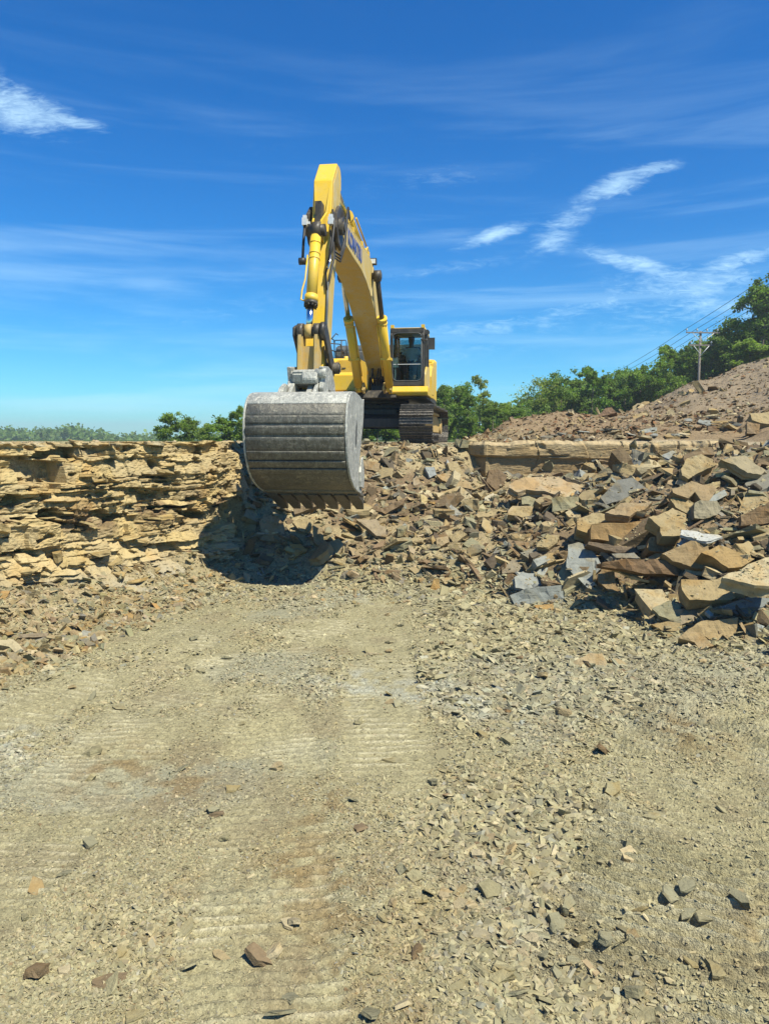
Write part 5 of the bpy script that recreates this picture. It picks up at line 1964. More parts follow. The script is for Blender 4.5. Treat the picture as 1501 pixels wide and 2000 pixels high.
# --- arm
arm_pts = [(8.02, 5.03), (8.46, 4.60), (8.62, 3.95), (8.80, 3.45), (9.05, 2.60), (9.20, 1.90), (9.40, 1.25), (9.52, 1.02), (9.46, .90), (9.30, .90),
           (9.05, 1.15), (8.74, 1.60), (8.42, 2.60), (8.12, 3.45), (7.98, 3.75), (7.86, 4.2), (7.72, 4.55), (7.68, 4.70), (7.63, 4.90), (7.70, 5.02), (7.8, 5.05)]
m = MB().prof(arm_pts, BS - .165, BS + .165, .012)
ARM = m.build('arm', M_YEL, EX)
# paler side plate facing right
m = MB().prof([(8.0, 4.95), (8.38, 4.57), (8.54, 3.95), (8.72, 3.45), (8.97, 2.60), (9.12, 1.90), (9.25, 1.4), (8.82, 1.60), (8.50, 2.60), (8.20, 3.45), (8.05, 3.75), (7.94, 4.2), (7.80, 4.6)], BS + .166, BS + .176, .004)
m.build('arm_side_plate', M_YELD, ARM)
# converging fins that carry the bucket cylinder
for sg in (-1, 1):
    m = MB()
    n0 = BS + sg * .155
    n1 = BS + sg * .085
    quad = []
    for (f, z, ss) in ((8.47, 4.55, n0), (8.66, 4.0, BS + sg * .11), (8.98, 3.78, n1), (9.03, 3.62, n1), (8.98, 3.50, n1), (8.80, 3.45, n1)):
        quad.append((f, z, ss))
    A = [m.b.verts.new(P(ss, f, z)) for f, z, ss in quad]
    B = [m.b.verts.new(P(ss - sg * .03, f, z)) for f, z, ss in quad]
    m.b.faces.new(A)
    m.b.faces.new(B[::-1])
    for i in range(len(A)):
        j = (i + 1) % len(A)
        m.b.faces.new([A[i], B[i], B[j], A[j]])
    bmesh.ops.recalc_face_normals(m.b, faces=m.b.faces[:])
    m.build('cylinder_fin', M_YEL, ARM)
m = MB().cyl(P(BS - .14, 8.96, 3.62), P(BS + .14, 8.96, 3.62), .10, n=18)
m.cyl(P(BS - .07, 8.96, 3.62), P(BS + .07, 8.96, 3.62), .14, n=18)
m.box(P(BS - .055, 8.9, 3.70), P(BS + .055, 8.66, 4.12), .01)
m.build('cylinder_pin', M_GREASE, ARM)
# small lights and fittings either side
for s in (BS - .235, BS + .215):
    m = MB().box(P(s - .04, 8.93, 3.73), P(s + .04, 8.80, 3.85), .008)
    m.box(P(s - .03, 8.9, 3.85), P(s + .03, 8.84, 3.90), .004)
    m.box(P(s - .012 if s > BS else s, 8.86, 3.76), P(BS + (.15 if s > BS else -.15), 8.80, 3.80))
    m.build('arm_fitting', M_PORC, ARM)
m = MB().tube([P(BS - .235, 8.88, 3.74), P(BS - .25, 8.93, 3.45), P(BS - .25, 9.0, 3.15)], .024)
m.build('hydraulic_hose', M_RUBBER, ARM)
m = MB().cyl(P(BS - .30, 9.05, 3.10), P(BS - .19, 9.05, 3.10), .06)
m.build('hose_fitting', M_DARK, ARM)
for (pp, r_) in (([(.19, 8.60, 4.05), (.27, 8.84, 3.78), (.24, 8.95, 3.35), (.18, 9.0, 3.05)], .022),
                 ([(.16, 8.66, 3.7), (.215, 8.9, 3.5), (.205, 8.98, 3.15), (.15, 9.02, 2.9), (.175, 9.08, 2.62)], .018),
                 ([(.18, 8.5, 3.6), (.24, 8.75, 3.2), (.22, 8.95, 2.9), (.175, 9.05, 2.6)], .02)):
    m = MB().tube([P(BS + a_, b_, c_) for a_, b_, c_ in pp], r_)
    m.build('hydraulic_hose', M_RUBBER, ARM)
m = MB().tube([P(BS + .185, 9.03, 2.75), P(BS + .185, 9.10, 2.4), P(BS + .185, 9.18, 2.05), P(BS + .185, 9.20, 1.92)], .022)
m.build('hydraulic_pipe', M_GREY, ARM)
m = MB().tube([P(BS + .175, 9.03, 3.0), P(BS + .21, 9.12, 2.95), P(BS + .225, 9.02, 3.1), P(BS + .22, 8.92, 3.35)], .012)
m.build('steel_pipe', M_CHROME, ARM)

# --- bucket cylinder
a, b = Vector(P(BS - .02, 8.97, 3.60)), Vector(P(BS - .02, 9.58, 1.86))
dv = (b - a).normalized()
m = MB()
m.cyl(a + dv * .10, a + dv * 1.27, .090, n=24)
m.cyl(a + dv * .02, a + dv * .10, .07, .090, n=24)
for t_ in (.22, .42, .52):
    m.cyl(a + dv * t_, a + dv * (t_ + .02), .097, n=24)
m.cyl(a + dv * 1.20, a + dv * 1.32, .112, n=24)
bc = m.build('bucket_cylinder', M_YEL, EX)
m = MB().cyl(a + dv * 1.32, a + dv * 1.38, .115, n=24)
for k in range(10):
    an = 2 * math.pi * k / 10
    u_ = dv.orthogonal().normalized()
    w2 = dv.cross(u_)
    q = a + dv * 1.38 + (u_ * math.cos(an) + w2 * math.sin(an)) * .095
    m.cyl(q, q + dv * .03, .018, n=6)
m.build('cylinder_head', M_GREASE, bc)
m = MB().cyl(a + dv * 1.3, b, .053, n=20)
m.build('cylinder_rod', M_CHROME, bc)
m = MB().tube([a + dv * .45 + Vector((-.11, -.02, 0)), a + dv * .9 + Vector((-.12, -.03, 0)), a + dv * 1.1 + Vector((-.16, -.03, 0)), a + dv * 1.27 + Vector((-.17, -.02, 0)), a + dv * 1.29 + Vector((-.10, 0, 0))], .015)
m.build('steel_pipe', M_YEL, bc)
m = MB().cyl(b + Vector((-.055, 0, 0)), b + Vector((.055, 0, 0)), .115, n=20)
m.build('cylinder_eye', M_BEIGE, bc)

# --- linkage
KN_ = (9.58, 1.86)
m = MB()
m.cyl(P(BS - .25, *KN_), P(BS - .20, *KN_), .085, n=16)
m.cyl(P(BS - .20, *KN_), P(BS + .24, *KN_), .075, n=16)
for s0, s1, r_ in ((-.20, -.10, .13), (.07, .17, .13), (.19, .26, .15)):
    m.cyl(P(BS + s0, *KN_), P(BS + s1, *KN_), r_, n=22)
m.build('linkage_pin', M_GREASE, EX)
m = MB()
for s0 in (-.195, .075):
    m.prof([(9.50, 1.94), (9.68, 1.92), (9.70, 1.75), (9.76, 1.2), (9.70, 1.08), (9.58, 1.10), (9.50, 1.4), (9.44, 1.76)], BS + s0, BS + s0 + .095, .02, 2)
m.box(P(BS - .11, 9.62, 1.1), P(BS + .09, 9.56, 1.62), .01)
m.build('bucket_link', M_BEIGE, EX)
m = MB()
for s0 in (-.27, .225):
    m.prof([(9.50, 1.98), (9.68, 1.92), (9.69, 1.78), (9.10, 1.22), (8.98, 1.17), (8.86, 1.24), (8.86, 1.38), (8.96, 1.46)], BS + s0, BS + s0 + .045, .012)
m.cyl(P(BS - .33, 8.98, 1.32), P(BS + .36, 8.98, 1.32), .10, n=18)
m.cyl(P(BS + .30, 8.98, 1.32), P(BS + .38, 8.98, 1.32), .075, n=18)
m.build('side_link', M_GREASE, EX)

# --- quick coupler
m = MB()
for s0 in (-.30, .22):
    m.prof([(9.96, 1.26), (9.90, 1.06), (9.98, .92), (9.86, .78), (9.66, .80), (9.50, .92), (9.2, .88), (9.05, .74), (8.9, .80), (9.0, 1.05), (9.22, 1.26), (9.5, 1.30)], BS + s0, BS + s0 + .07, .012)
m.prof([(9.92, 1.22), (9.99, 1.16), (9.93, 1.0), (9.6, .96), (9.15, .96), (9.15, 1.16), (9.5, 1.22)], BS - .231, BS + .221, .03, 2)
m.prof([(9.985, 1.18), (10.03, 1.06), (9.98, .98), (9.88, 1.0), (9.88, 1.16)], BS - .05, BS + .20, .02)
m.cyl(P(BS + .16, 9.9, 1.16), P(BS + .33, 9.9, 1.16), .075, n=16)
m.cyl(P(BS - .30, 9.68, .86), P(BS + .30, 9.68, .86), .055, n=16)
m.cyl(P(BS - .30, 9.12, .84), P(BS + .30, 9.12, .84), .055, n=16)
m.build('quick_coupler', M_PALE, EX)

# --- bucket
B0, B1 = BS - .02 - .69, BS - .02 + .82


def curve(pts, n):
    """Catmull-Rom through (f,z)"""
    q = [np.array(p, float) for p in pts]
    q = [2 * q[0] - q[1]] + q + [2 * q[-1] - q[-2]]
    out = []
    for i in range(1, len(q) - 2):
        for k in range(n):
            t = k / n
            out.append(.5 * ((2 * q[i]) + (q[i + 1] - q[i - 1]) * t + (2 * q[i - 1] - 5 * q[i] + 4 * q[i + 1] - q[i + 2]) * t * t
                             + (3 * q[i] - q[i - 1] - 3 * q[i + 1] + q[i + 2]) * t ** 3))
    out.append(q[-2])
    return [tuple(p) for p in out]


OUT = curve([(9.40, .74), (9.75, .80), (10.20, .83), (10.55, .78), (10.76, .62), (10.86, .38), (10.86, .10), (10.78, -.18), (10.60, -.42), (10.34, -.58), (10.02, -.69), (9.60, -.77)], 6)


def offs(c, d):
    r = []
    for i, p in enumerate(c):
        a_ = np.array(c[max(i - 1, 0)])
        b_ = np.array(c[min(i + 1, len(c) - 1)])
        t_ = (b_ - a_) / np.linalg.norm(b_ - a_)
        nrm = np.array([-t_[1], t_[0]])
        r.append((p[0] + nrm[0] * d, p[1] + nrm[1] * d))
    return r


INN = offs(OUT, -.035)
m = MB()
ns = 6
rows = []
for c in (OUT, INN):
    rows.append([[m.b.verts.new(P(B0 + (B1 - B0) * k / ns, f, z)) for k in range(ns + 1)] for f, z in c])
for lay in rows:
    for i in range(len(OUT) - 1):
        for k in range(ns):
            f_ = m.b.faces.new([lay[i][k], lay[i][k + 1], lay[i + 1][k + 1], lay[i + 1][k]])
            f_.smooth = True
for i in range(len(OUT) - 1):
    for k in (0, ns):
        m.b.faces.new([rows[0][i][k], rows[0][i + 1][k], rows[1][i + 1][k], rows[1][i][k]])
for k in range(ns):
    for i in (0, len(OUT) - 1):
        m.b.faces.new([rows[0][i][k], rows[0][i][k + 1], rows[1][i][k + 1], rows[1][i][k]])
bmesh.ops.recalc_face_normals(m.b, faces=m.b.faces[:])
BK = m.build('bucket', M_BUCKET, EX)
# side walls with their wavy mouth edge
mouth = [(9.60, -.77), (9.52, -.74), (9.66, -.56), (9.78, -.3), (9.62, -.02), (9.42, .28), (9.32, .5), (9.26, .78), (9.40, .74)]
for s0, s1 in ((B0 - .035, B0 - .001), (B1 + .001, B1 + .035)):
    o_ = offs(OUT, .012)
    m = MB().prof(o_ + mouth[1:-1], s0, s1, .006)
    m.build('bucket_side', M_PALE, BK)
    m = MB()
    sc = s1 if s0 > BS else s0 - .03
    m.prof([(9.50, -.70), (9.42, -.50), (9.58, -.18), (9.70, -.22), (9.82, -.42), (9.80, -.66)], sc, sc + .03, .006)
    m.build('side_cutter', M_PALE, BK)
# wear plates: bands over the shell, the joint between them open
arc = [0.0]
for i in range(1, len(OUT)):
    arc.append(arc[-1] + math.dist(OUT[i], OUT[i - 1]))


def at_arc(t, d):
    c = offs(OUT, d)
    return (float(np.interp(t, arc, [p[0] for p in c])), float(np.interp(t, arc, [p[1] for p in c])))


def arc_of(z):
    """arc length where the shell, past its front bulge, is at height z"""
    for i in range(20, len(OUT)):
        if OUT[i][1] < z:
            return arc[i - 1] + (arc[i] - arc[i - 1]) * (OUT[i - 1][1] - z) / (OUT[i - 1][1] - OUT[i][1])
    return arc[-1]


zb = [(None, .635, .016), (.626, .462, .026), (.455, .345, .036), (.305, .18, .042), (.145, -.05, .042), (-.056, -.195, .038), (-.200, -.315, .035), (-.320, -.42, .032)]
for bi, (za, zz, th) in enumerate(zb):
    a0 = .10 if za is None else arc_of(za)
    a1 = arc_of(zz)
    nn = 22 if bi == 0 else 4
    ts = [a0 + (a1 - a0) * k / nn for k in range(nn + 1)]
    seg_o = [at_arc(t, th * (1 - .62 * k / nn) if bi else th) for k, t in enumerate(ts)]
    seg_i = [at_arc(t, .003) for t in ts]
    m = MB()
    inset = .012 if bi else .0
    A = [[m.b.verts.new(P(B0 + inset + (B1 - B0 - 2 * inset) * k / 4, f, z)) for k in range(5)] for f, z in seg_o]
    Bq = [[m.b.verts.new(P(B0 + inset + (B1 - B0 - 2 * inset) * k / 4, f, z)) for k in range(5)] for f, z in seg_i]
    for lay in (A, Bq):
        for i in range(len(lay) - 1):
            for k in range(4):
                f_ = m.b.faces.new([lay[i][k], lay[i][k + 1], lay[i + 1][k + 1], lay[i + 1][k]])
                f_.smooth = lay is A
    for i in range(len(A) - 1):
        for k in (0, 4):
            m.b.faces.new([A[i][k], A[i + 1][k], Bq[i + 1][k], Bq[i][k]])
    for k in range(4):
        for i in (0, len(A) - 1):
            m.b.faces.new([A[i][k], A[i][k + 1], Bq[i][k + 1], Bq[i][k]])
    bmesh.ops.recalc_face_normals(m.b, faces=m.b.faces[:])
    es = [e for e in m.b.edges if len(e.link_faces) == 2 and e.calc_face_angle(0) > .9]
    bmesh.ops.bevel(m.b, geom=es, offset=.005, segments=1, affect='EDGES', clamp_overlap=True)
    m.build('wear_plate', M_BUCKET if bi else M_PALE, BK)
# lip and teeth
m = MB().prof([(9.95, -.67), (9.95, -.73), (9.55, -.815), (9.20, -.86), (9.20, -.815), (9.55, -.75)], B0 - .02, B1 + .02, .008)
m.build('lip_plate', M_BUCKET, BK)
for k in range(7):
    s = B0 + .085 + k * (B1 - B0 - .17) / 6
    m = MB()
    prof_ = [(9.72, -.70, .085), (9.75, -.80, .085), (9.38, -.92, .098), (9.26, -.97, .092), (8.98, -1.10, .062), (8.93, -1.07, .056), (9.10, -.84, .078), (9.30, -.77, .095)]
    A = [m.b.verts.new(P(s - w2, f, z)) for f, z, w2 in prof_]
    Bq = [m.b.verts.new(P(s + w2, f, z)) for f, z, w2 in prof_]
    m.b.faces.new(A)
    m.b.faces.new(Bq[::-1])
    for i in range(len(A)):
        j = (i + 1) % len(A)
        m.b.faces.new([A[i], Bq[i], Bq[j], A[j]])
    bmesh.ops.triangulate(m.b, faces=m.b.faces[:])
    bmesh.ops.recalc_face_normals(m.b, faces=m.b.faces[:])
    m.build('tooth', M_TOOTH, BK)
# ears
for s0 in (-.235, .155):
    m = MB().prof([(10.30, .80), (10.16, .86), (9.90, 1.02), (9.74, 1.05), (9.60, .95), (9.52, .80), (9.4, .78), (9.28, .98), (9.05, .98), (9.0, .72), (9.35, .64), (10.0, .76)], BS + s0, BS + s0 + .055, .01)
    m.build('bucket_ear', M_PALE, BK)
m = MB().prof([(10.55, .70), (10.42, .83), (10.28, .93), (10.1, .99), (9.95, .95), (9.9, .80)], BS - .34, BS - .26, .02, 2)
m.build('bucket_ear', M_PALE, BK)
m = MB()
m.prof([(10.08, .82), (9.80, 1.02), (9.76, .82)], BS + .02, BS + .11, .01)
m.build('ear_gusset', M_PALE, BK)
# worn emblem on the side
m = MB()
m.prof([(10.12, .30), (10.02, .42), (9.98, .30), (10.05, .05), (10.14, -.02), (10.18, .12)], B1 + .034, B1 + .040)
m.build('worn_emblem', M_GREY, BK)

# ------------------------------------------------------------------ operator


def skin_body(name, joints, edges, mat, parent, loc=(0, 0, 0), rz=0, sub=2):
    me = bpy.data.meshes.new(name)
    me.from_pydata([j[0] for j in joints], edges, [])
    o = link(name, me, None)
    md = o.modifiers.new('skin', 'SKIN')
    md.use_smooth_shade = True
    for v, j in zip(me.skin_vertices[0].data, joints):
        v.radius = (j[1], j[1] if len(j) < 3 else j[2])
    me.skin_vertices[0].data[0].use_root = True
    ss = o.modifiers.new('sub', 'SUBSURF')
    ss.levels = ss.render_levels = sub
    dg = bpy.context.evaluated_depsgraph_get()
    dg.update()
    nm = bpy.data.meshes.new_from_object(o.evaluated_get(dg))
    bpy.data.objects.remove(o)
    nm.materials.clear()
    nm.materials.append(mat)
    r = link(name, nm, parent)
    r.location = loc
    r.rotation_euler = (0, 0, rz)
    return r


exm = Matrix.Translation(EX.location) @ Matrix.Rotation(R(-7.3), 4, 'Z')
hip = exm @ Vector(P(1.01, .72, 2.14))
# local frame: -y forward, z up, origin at the hips
J = [((0, 0, 0), .14), ((0, .02, .18), .145), ((0, .03, .36), .155), ((0, .02, .50), .085), ((0, .0, .56), .055),
     ((0, -.01, .64), .082), ((0, -.02, .72), .098), ((0, -.01, .79), .085),
     ((-.17, .03, .44), .06), ((-.25, -.04, .22), .046), ((-.26, -.26, .14), .036), ((-.26, -.33, .15), .035),
     ((.17, .03, .44), .06), ((.25, -.04, .22), .046), ((.26, -.26, .14), .036), ((.26, -.33, .15), .035),
     ((-.10, -.08, -.01), .09), ((-.13, -.42, .02), .065), ((-.13, -.50, -.36), .048), ((-.13, -.62, -.42), .04),
     ((.10, -.08, -.01), .09), ((.13, -.42, .02), .065), ((.13, -.50, -.36), .048), ((.13, -.62, -.42), .04)]
E_ = [(0, 1), (1, 2), (2, 3), (3, 4), (4, 5), (5, 6), (6, 7), (2, 8), (8, 9), (9, 10), (10, 11), (2, 12), (12, 13), (13, 14), (14, 15),
      (0, 16), (16, 17), (17, 18), (18, 19), (0, 20), (20, 21), (21, 22), (22, 23)]
per = skin_body('person', J, E_, M_SKIN, None, hip, R(-7.3))
tag(per, 'operator in a white shirt sitting behind the cab windscreen', 'person')
g = 1.13
Jt = [((0, 0, 0), .15 * g), ((0, .02, .18), .15 * g), ((0, .03, .36), .16 * g), ((0, .02, .47), .10),
      ((-.17, .03, .44), .078), ((-.235, -.02, .27), .068), ((.17, .03, .44), .078), ((.235, -.02, .27), .068)]
skin_body('shirt', Jt, [(0, 1), (1, 2), (2, 3), (2, 4), (4, 5), (2, 6), (6, 7)], M_SHIRT, per)
Jl = [((0, 0, -.01), .15), ((-.10, -.08, -.01), .105), ((-.13, -.42, .02), .08), ((-.13, -.49, -.33), .062),
      ((.10, -.08, -.01), .105), ((.13, -.42, .02), .08), ((.13, -.49, -.33), .062)]
skin_body('trousers', Jl, [(0, 1), (1, 2), (2, 3), (0, 4), (4, 5), (5, 6)], M_JEANS, per)
Jh = [((0, .03, .70), .085), ((0, .02, .76), .10), ((0, .0, .81), .09)]
skin_body('hair', Jh, [(0, 1), (1, 2)], M_HAIR, per)
m = MB()
m.cyl((0, -.105, .68), (0, -.128, .665), .014, .010, n=8)
m.build('nose', M_SKIN, per)
m = MB()
for s in (-.033, .033):
    m.cyl((s, -.100, .705), (s, -.108, .705), .010, n=8)
m.build('eyes', M_HAIR, per)

# ------------------------------------------------------------------ trees


def leaf_cards(centres, radii, counts, size, rng, flat=.75, tone_lo=.65, tone_hi=1.25):
    """small bent leaf sprays spread through clumps"""
    ps, tn = [], []
    for c, r, k in zip(centres, radii, counts):
        q = rng.normal(0, 1, (k, 3)) * np.array([1, 1, flat]) * r * .52
        ps.append(q + c)
        tn.append(np.full(k, rng.uniform(tone_lo, tone_hi)))
    p = np.vstack(ps)
    t = np.concatenate(tn)
    n = len(p)
    s = size * rng.uniform(.6, 1.35, n)
    Rm = rotmats(rng.uniform(0, 6.28, n), rng.normal(0, .8, n), rng.normal(0, .8, n))
    base = np.array([[-.5, -.28, 0], [.12, -.38, .08], [.55, .05, -.05], [.05, .42, .1], [-.45, .22, -.04]])
    v = np.einsum('nij,kj->nki', Rm, base) * s[:, None, None] + p[:, None, :]
    f = np.array([[0, 1, 2], [0, 2, 3], [0, 3, 4]])
    F = (f[None] + (np.arange(n) * 5)[:, None, None]).reshape(-1, 3)
    tone = np.repeat((t * rng.uniform(.85, 1.15, n))[:, None], 5, 1).reshape(-1, 1) * np.array([[1, 1, 1]])
    return v.reshape(-1, 3), F, tone


def tree_kind(seed, h, crown_w, crown_lo, n_clump, per, leaf, trunk_r, sparse=False, lean=0.0, fork=1):
    """returns (trunk mesh, crown mesh); height h"""
    rng = np.random.default_rng(seed)
    m = MB()
    cents, rads, cnts = [], [], []
    for fk in range(fk_n := fork):
        off = rng.normal(0, .12 * h / 6, 2) if fork > 1 else np.zeros(2)
        top = np.array([off[0] * 2 + lean, off[1] * 2, h * rng.uniform(.86, .95)])
        path = []
        for k in range(7):
            t = k / 6
            w = rng.normal(0, .035 * h / 6, 2) * (k > 0)
            path.append(Vector((off[0] + (top[0] - off[0]) * t + w[0], off[1] + (top[1] - off[1]) * t + w[1], top[2] * t - .1)))
        m.tube(path, 1, 7, [trunk_r * (1 - .86 * k / 6) / (fork ** .5) for k in range(7)])
        nb = int(9 if not sparse else 15)
        for b in range(nb):
            t = crown_lo + (1 - crown_lo) * (b + rng.uniform(0, .8)) / nb
            t = min(t, .97)
            i = min(int(t * 6), 5)
            p0 = path[i].lerp(path[i + 1], t * 6 - i)
            an = rng.uniform(0, 6.283)
            prof = math.sin(math.pi * min(1, (t - crown_lo) / (1 - crown_lo) * .8 + .22)) ** .6
            ln = crown_w * prof * rng.uniform(.6, 1.1)
            rise = rng.uniform(.25, .8) * ln
            p1 = p0 + Vector((math.cos(an) * ln * .5, math.sin(an) * ln * .5, rise * .45))
            p2 = p0 + Vector((math.cos(an) * ln, math.sin(an) * ln, rise))
            r0 = trunk_r * (1 - .8 * t) * .5 / (fork ** .5)
            m.tube([p0, p1, p2], 1, 5, [r0, r0 * .6, r0 * .22])
            for q in range(3):
                tt = rng.uniform(.35, 1)
                bs = p0.lerp(p2, tt)
                d2 = Vector(rng.normal(0, 1, 3))
                d2.z = abs(d2.z) * .6
                e2 = bs + d2 * crown_w * .26
                m.tube([bs, bs.lerp(e2, .5), e2], 1, 4, [r0 * .35, r0 * .22, r0 * .08])
                cents.append(np.array(e2) * .6 + np.array(bs) * .4)
                rads.append(crown_w * rng.uniform(.12, .34))
                cnts.append(per)
            cents.append(np.array(p2))
            rads.append(crown_w * rng.uniform(.18, .34))
            cnts.append(int(per * 1.3))
    while len(cents) < n_clump:
        i = rng.integers(0, len(cents))
        cents.append(cents[i] + rng.normal(0, 1, 3) * crown_w * .22)
        rads.append(crown_w * rng.uniform(.12, .26))
        cnts.append(per)
    v, F, tone = leaf_cards(cents, rads, cnts, leaf, rng)
    v[:, 2] = np.maximum(v[:, 2], .05)
    k = h / v[:, 2].max()
    v[:, 2] *= k
    tm = bpy.data.meshes.new('trunk')
    m.b.transform(Matrix.Diagonal((1, 1, k, 1)))
    m.b.to_mesh(tm)
    m.b.free()
    tm.materials.append(M_BARK)
    return tm, np_mesh('crown', v, F, tone, M_LEAF)


KINDS = {
    'broad': [tree_kind(s, 6.0, 1.9, .22, 100, 95, .15, .14) for s in (1, 2)],
    'dense': [tree_kind(s, 6.0, 1.5, .06, 120, 100, .15, .12) for s in (3, 4, 5)],
    'slender': [tree_kind(s, 6.0, 1.05, .15, 60, 60, .12, .08) for s in (12, 7)],
    'wispy': [tree_kind(8, 5.0, 1.7, .22, 70, 26, .10, .10, True, 0, 2)],
    'bush': [tree_kind(s, 4.0, 1.0, .02, 60, 55, .10, .05, False, 0, 4) for s in (9, 10)],
    'big': [tree_kind(11, 9.0, 2.6, .18, 170, 110, .19, .22)],
}


def tree(px, top_py, d, kind, var, label, wide=1.0, base=None, tint=(1, 1, 1), name='tree', group=None):
    x = (px - 750.5) / FPX * d
    z0 = float(base_h(np.array([x]), np.array([d]))[0]) if base is None else base
    v = px_dir(px, top_py)
    ztop = CAMZ + v.z / v.y * d
    tm, cm = KINDS[kind][var % len(KINDS[kind])]
    h0 = max(q.co.z for q in cm.vertices) if (kind, var) not in HC else HC[(kind, var)]
    HC[(kind, var)] = h0
    k = (ztop - z0) / h0
    o = empty(name, (x, d, z0 - .1), random.uniform(0, 6.28))
    o.scale = (k * wide, k * wide, k)
    tag(o, label, 'tree' if name != 'bush' else 'bush', group)
    link('trunk', tm, o)
    c = link('crown', cm, o)
    c.color = (*tint, 1)
    return o


HC = {}
LIGHT = (1.15, 1.12, .9)
DARKG = (.85, .92, .82)
GREYG = (1.35, 1.18, 1.3)
tree(336, 800, 46, 'bush', 0, 'leftmost pale green bush rising behind the rock face', 1.15, tint=LIGHT, name='bush', base=.6)
tree(372, 806, 47, 'bush', 1, 'pale green bush right beside the leftmost bush behind the rock face', 1.1, tint=LIGHT, name='bush', base=.6)
tree(404, 822, 45, 'bush', 0, 'low bush in the dip between the pale bushes and the bucket', 1.2, tint=(1, 1, .9), name='bush', base=.6)
tree(440, 806, 44, 'bush', 1, 'bright green bush just left of the bucket', 1.3, tint=(1.1, 1.15, .8), name='bush', base=.6)
tree(474, 786, 44, 'dense', 0, 'bright green tree half hidden by the left edge of the bucket', .9, tint=(1.1, 1.15, .8))
for k, (px, top, wd, d) in enumerate(((700, 800, 1.1, 44), (718, 806, 1.2, 47), (738, 802, 1.1, 45), (757, 808, 1.2, 48), (776, 802, 1.1, 46), (800, 792, 1.0, 48), (830, 776, .9, 47))):
    tree(px, top, d, 'dense', k, ['leftmost tree seen under the excavator beside the bucket', 'second tree from the left seen between the tracks', 'third tree from the left seen between the tracks',
         'fourth tree from the left seen between the tracks', 'tree at the inner edge of the right track', 'green tree behind the right track', 'green tree behind the right track shoes'][k], wd, base=.3, tint=(1, 1.05, .85), group='trees behind the excavator')
RT = [
    (868, 744, 50, 'dense', 0, 1.0, (1, 1, 1), 'dark green tree just right of the cab'),
    (893, 742, 54, 'broad', 0, .9, (.9, .95, .9), 'second tree right of the cab with an uneven top'),
    (935, 728, 56, 'slender', 0, 1.0, GREYG, 'tall slender grey-green tree right of the cab'),
    (912, 766, 48, 'dense', 1, 1.0, (1, 1.05, .9), 'lower green tree in front of the slender one'),
    (960, 778, 50, 'dense', 2, 1.0, (.95, 1, .9), 'low green tree right of the slender one'),
    (985, 782, 52, 'bush', 0, 1.5, (1, 1, .9), 'low shrub at the left end of the spoil mound'),
    (1010, 790, 50, 'bush', 1, 1.5, (.9, .95, .9), 'low shrub under the wispy tree'),
    (1043, 728, 58, 'wispy', 0, 1.0, (1.6, 1.35, 1.5), 'pale wispy round tree with hardly any leaves'),
    (1092, 720, 58, 'broad', 1, .95, DARKG, 'dark round-topped tree right of the wispy tree'),
    (1128, 712, 60, 'slender', 1, 1.2, (.95, 1, .85), 'upright green tree above the lower power pole'),
    (1152, 710, 57, 'dense', 1, .8, (.9, 1, .8), 'bushy green tree right of the lower power pole'),
    (1190, 732, 60, 'dense', 2, .9, (.8, .9, .8), 'shorter dark tree in the middle of the treeline'),
    (1215, 710, 62, 'broad', 0, .85, (.9, 1, .85), 'tree with a lopsided crown in the middle of the treeline'),
    (1243, 706, 60, 'dense', 0, .8, (.85, .95, .85), 'green tree left of the utility pole group'),
    (1276, 688, 58, 'broad', 1, .9, (.95, 1, .85), 'green tree at the foot of the hillside wood'),
    (1302, 668, 60, 'dense', 1, .9, (1.0, 1.05, .85), 'full green tree left of the utility pole'),
    (1330, 672, 62, 'dense', 2, .9, (.9, .95, .85), 'green tree immediately behind the utility pole'),
    (1365, 655, 60, 'broad', 0, 1.0, (.9, .95, .85), 'tree right behind the utility pole crossarms'),
    (1398, 632, 62, 'dense', 0, .9, (.85, .92, .85), 'dark tree right of the utility pole'),
    (1428, 640, 60, 'broad', 1, .9, (.95, 1, .9), 'spreading tree left of the biggest tree'),
    (1474, 522, 56, 'big', 0, 1.0, (.82, .9, .82), 'biggest tree on the hill at the right edge'),
    (1530, 545, 60, 'big', 0, 1.0, (.8, .85, .8), 'dark tree cut off by the right edge of the picture'),
    (1455, 660, 54, 'bush', 0, 2.0, (1, 1, .9), 'undergrowth bush at the foot of the biggest tree'),
    (1490, 670, 53, 'bush', 1, 2.0, (.9, .95, .9), 'undergrowth bush at the right edge below the biggest tree'),
]
for (px, top, d, kind, var, wd, tint, lab) in RT:
    tree(px, top, d, kind, var, lab, wd, tint=tint, name='bush' if kind == 'bush' else 'tree')


# wood in the second row, and the far ridge: one mass each
def far_wood(name, label, u0, u1, d0, d1, n, hfun, rad, per, leaf, tint, seed):
    rng = np.random.default_rng(seed)
    u = rng.uniform(u0, u1, n)
    d = rng.uniform(d0, d1, n)
    x = (u - 750.5) / FPX * d
    top = hfun(u, d)
    cents, rads, cn = [], [], []
    for i in range(n):
        k = 5
        for j in range(k):
            t = j / (k - 1)
            z = .2 + (top[i] - .2) * (t ** .8)
            cents.append(np.array([x[i] + rng.normal(0, rad * .5), d[i] + rng.normal(0, rad * .5), z - rad * .5 * t]))
            rads.append(rad * (1.1 - .45 * t))
            cn.append(per)
    v, F, tone = leaf_cards(cents, rads, cn, leaf, rng, 1.0)
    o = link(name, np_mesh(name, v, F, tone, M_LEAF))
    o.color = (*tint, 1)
    tag(o, label, 'wood', None, 'stuff')
    return o


def rid(u, d):
    tops = np.interp(u, [-300, 0, 60, 120, 150, 190, 240, 300, 420, 1600], [836, 838, 842, 836, 833, 845, 851, 856, 852, 840])
    return CAMZ + (857 - tops) / FPX * d + fbm(u * .03, d * .01, 0, 2, 3) * .0018 * d


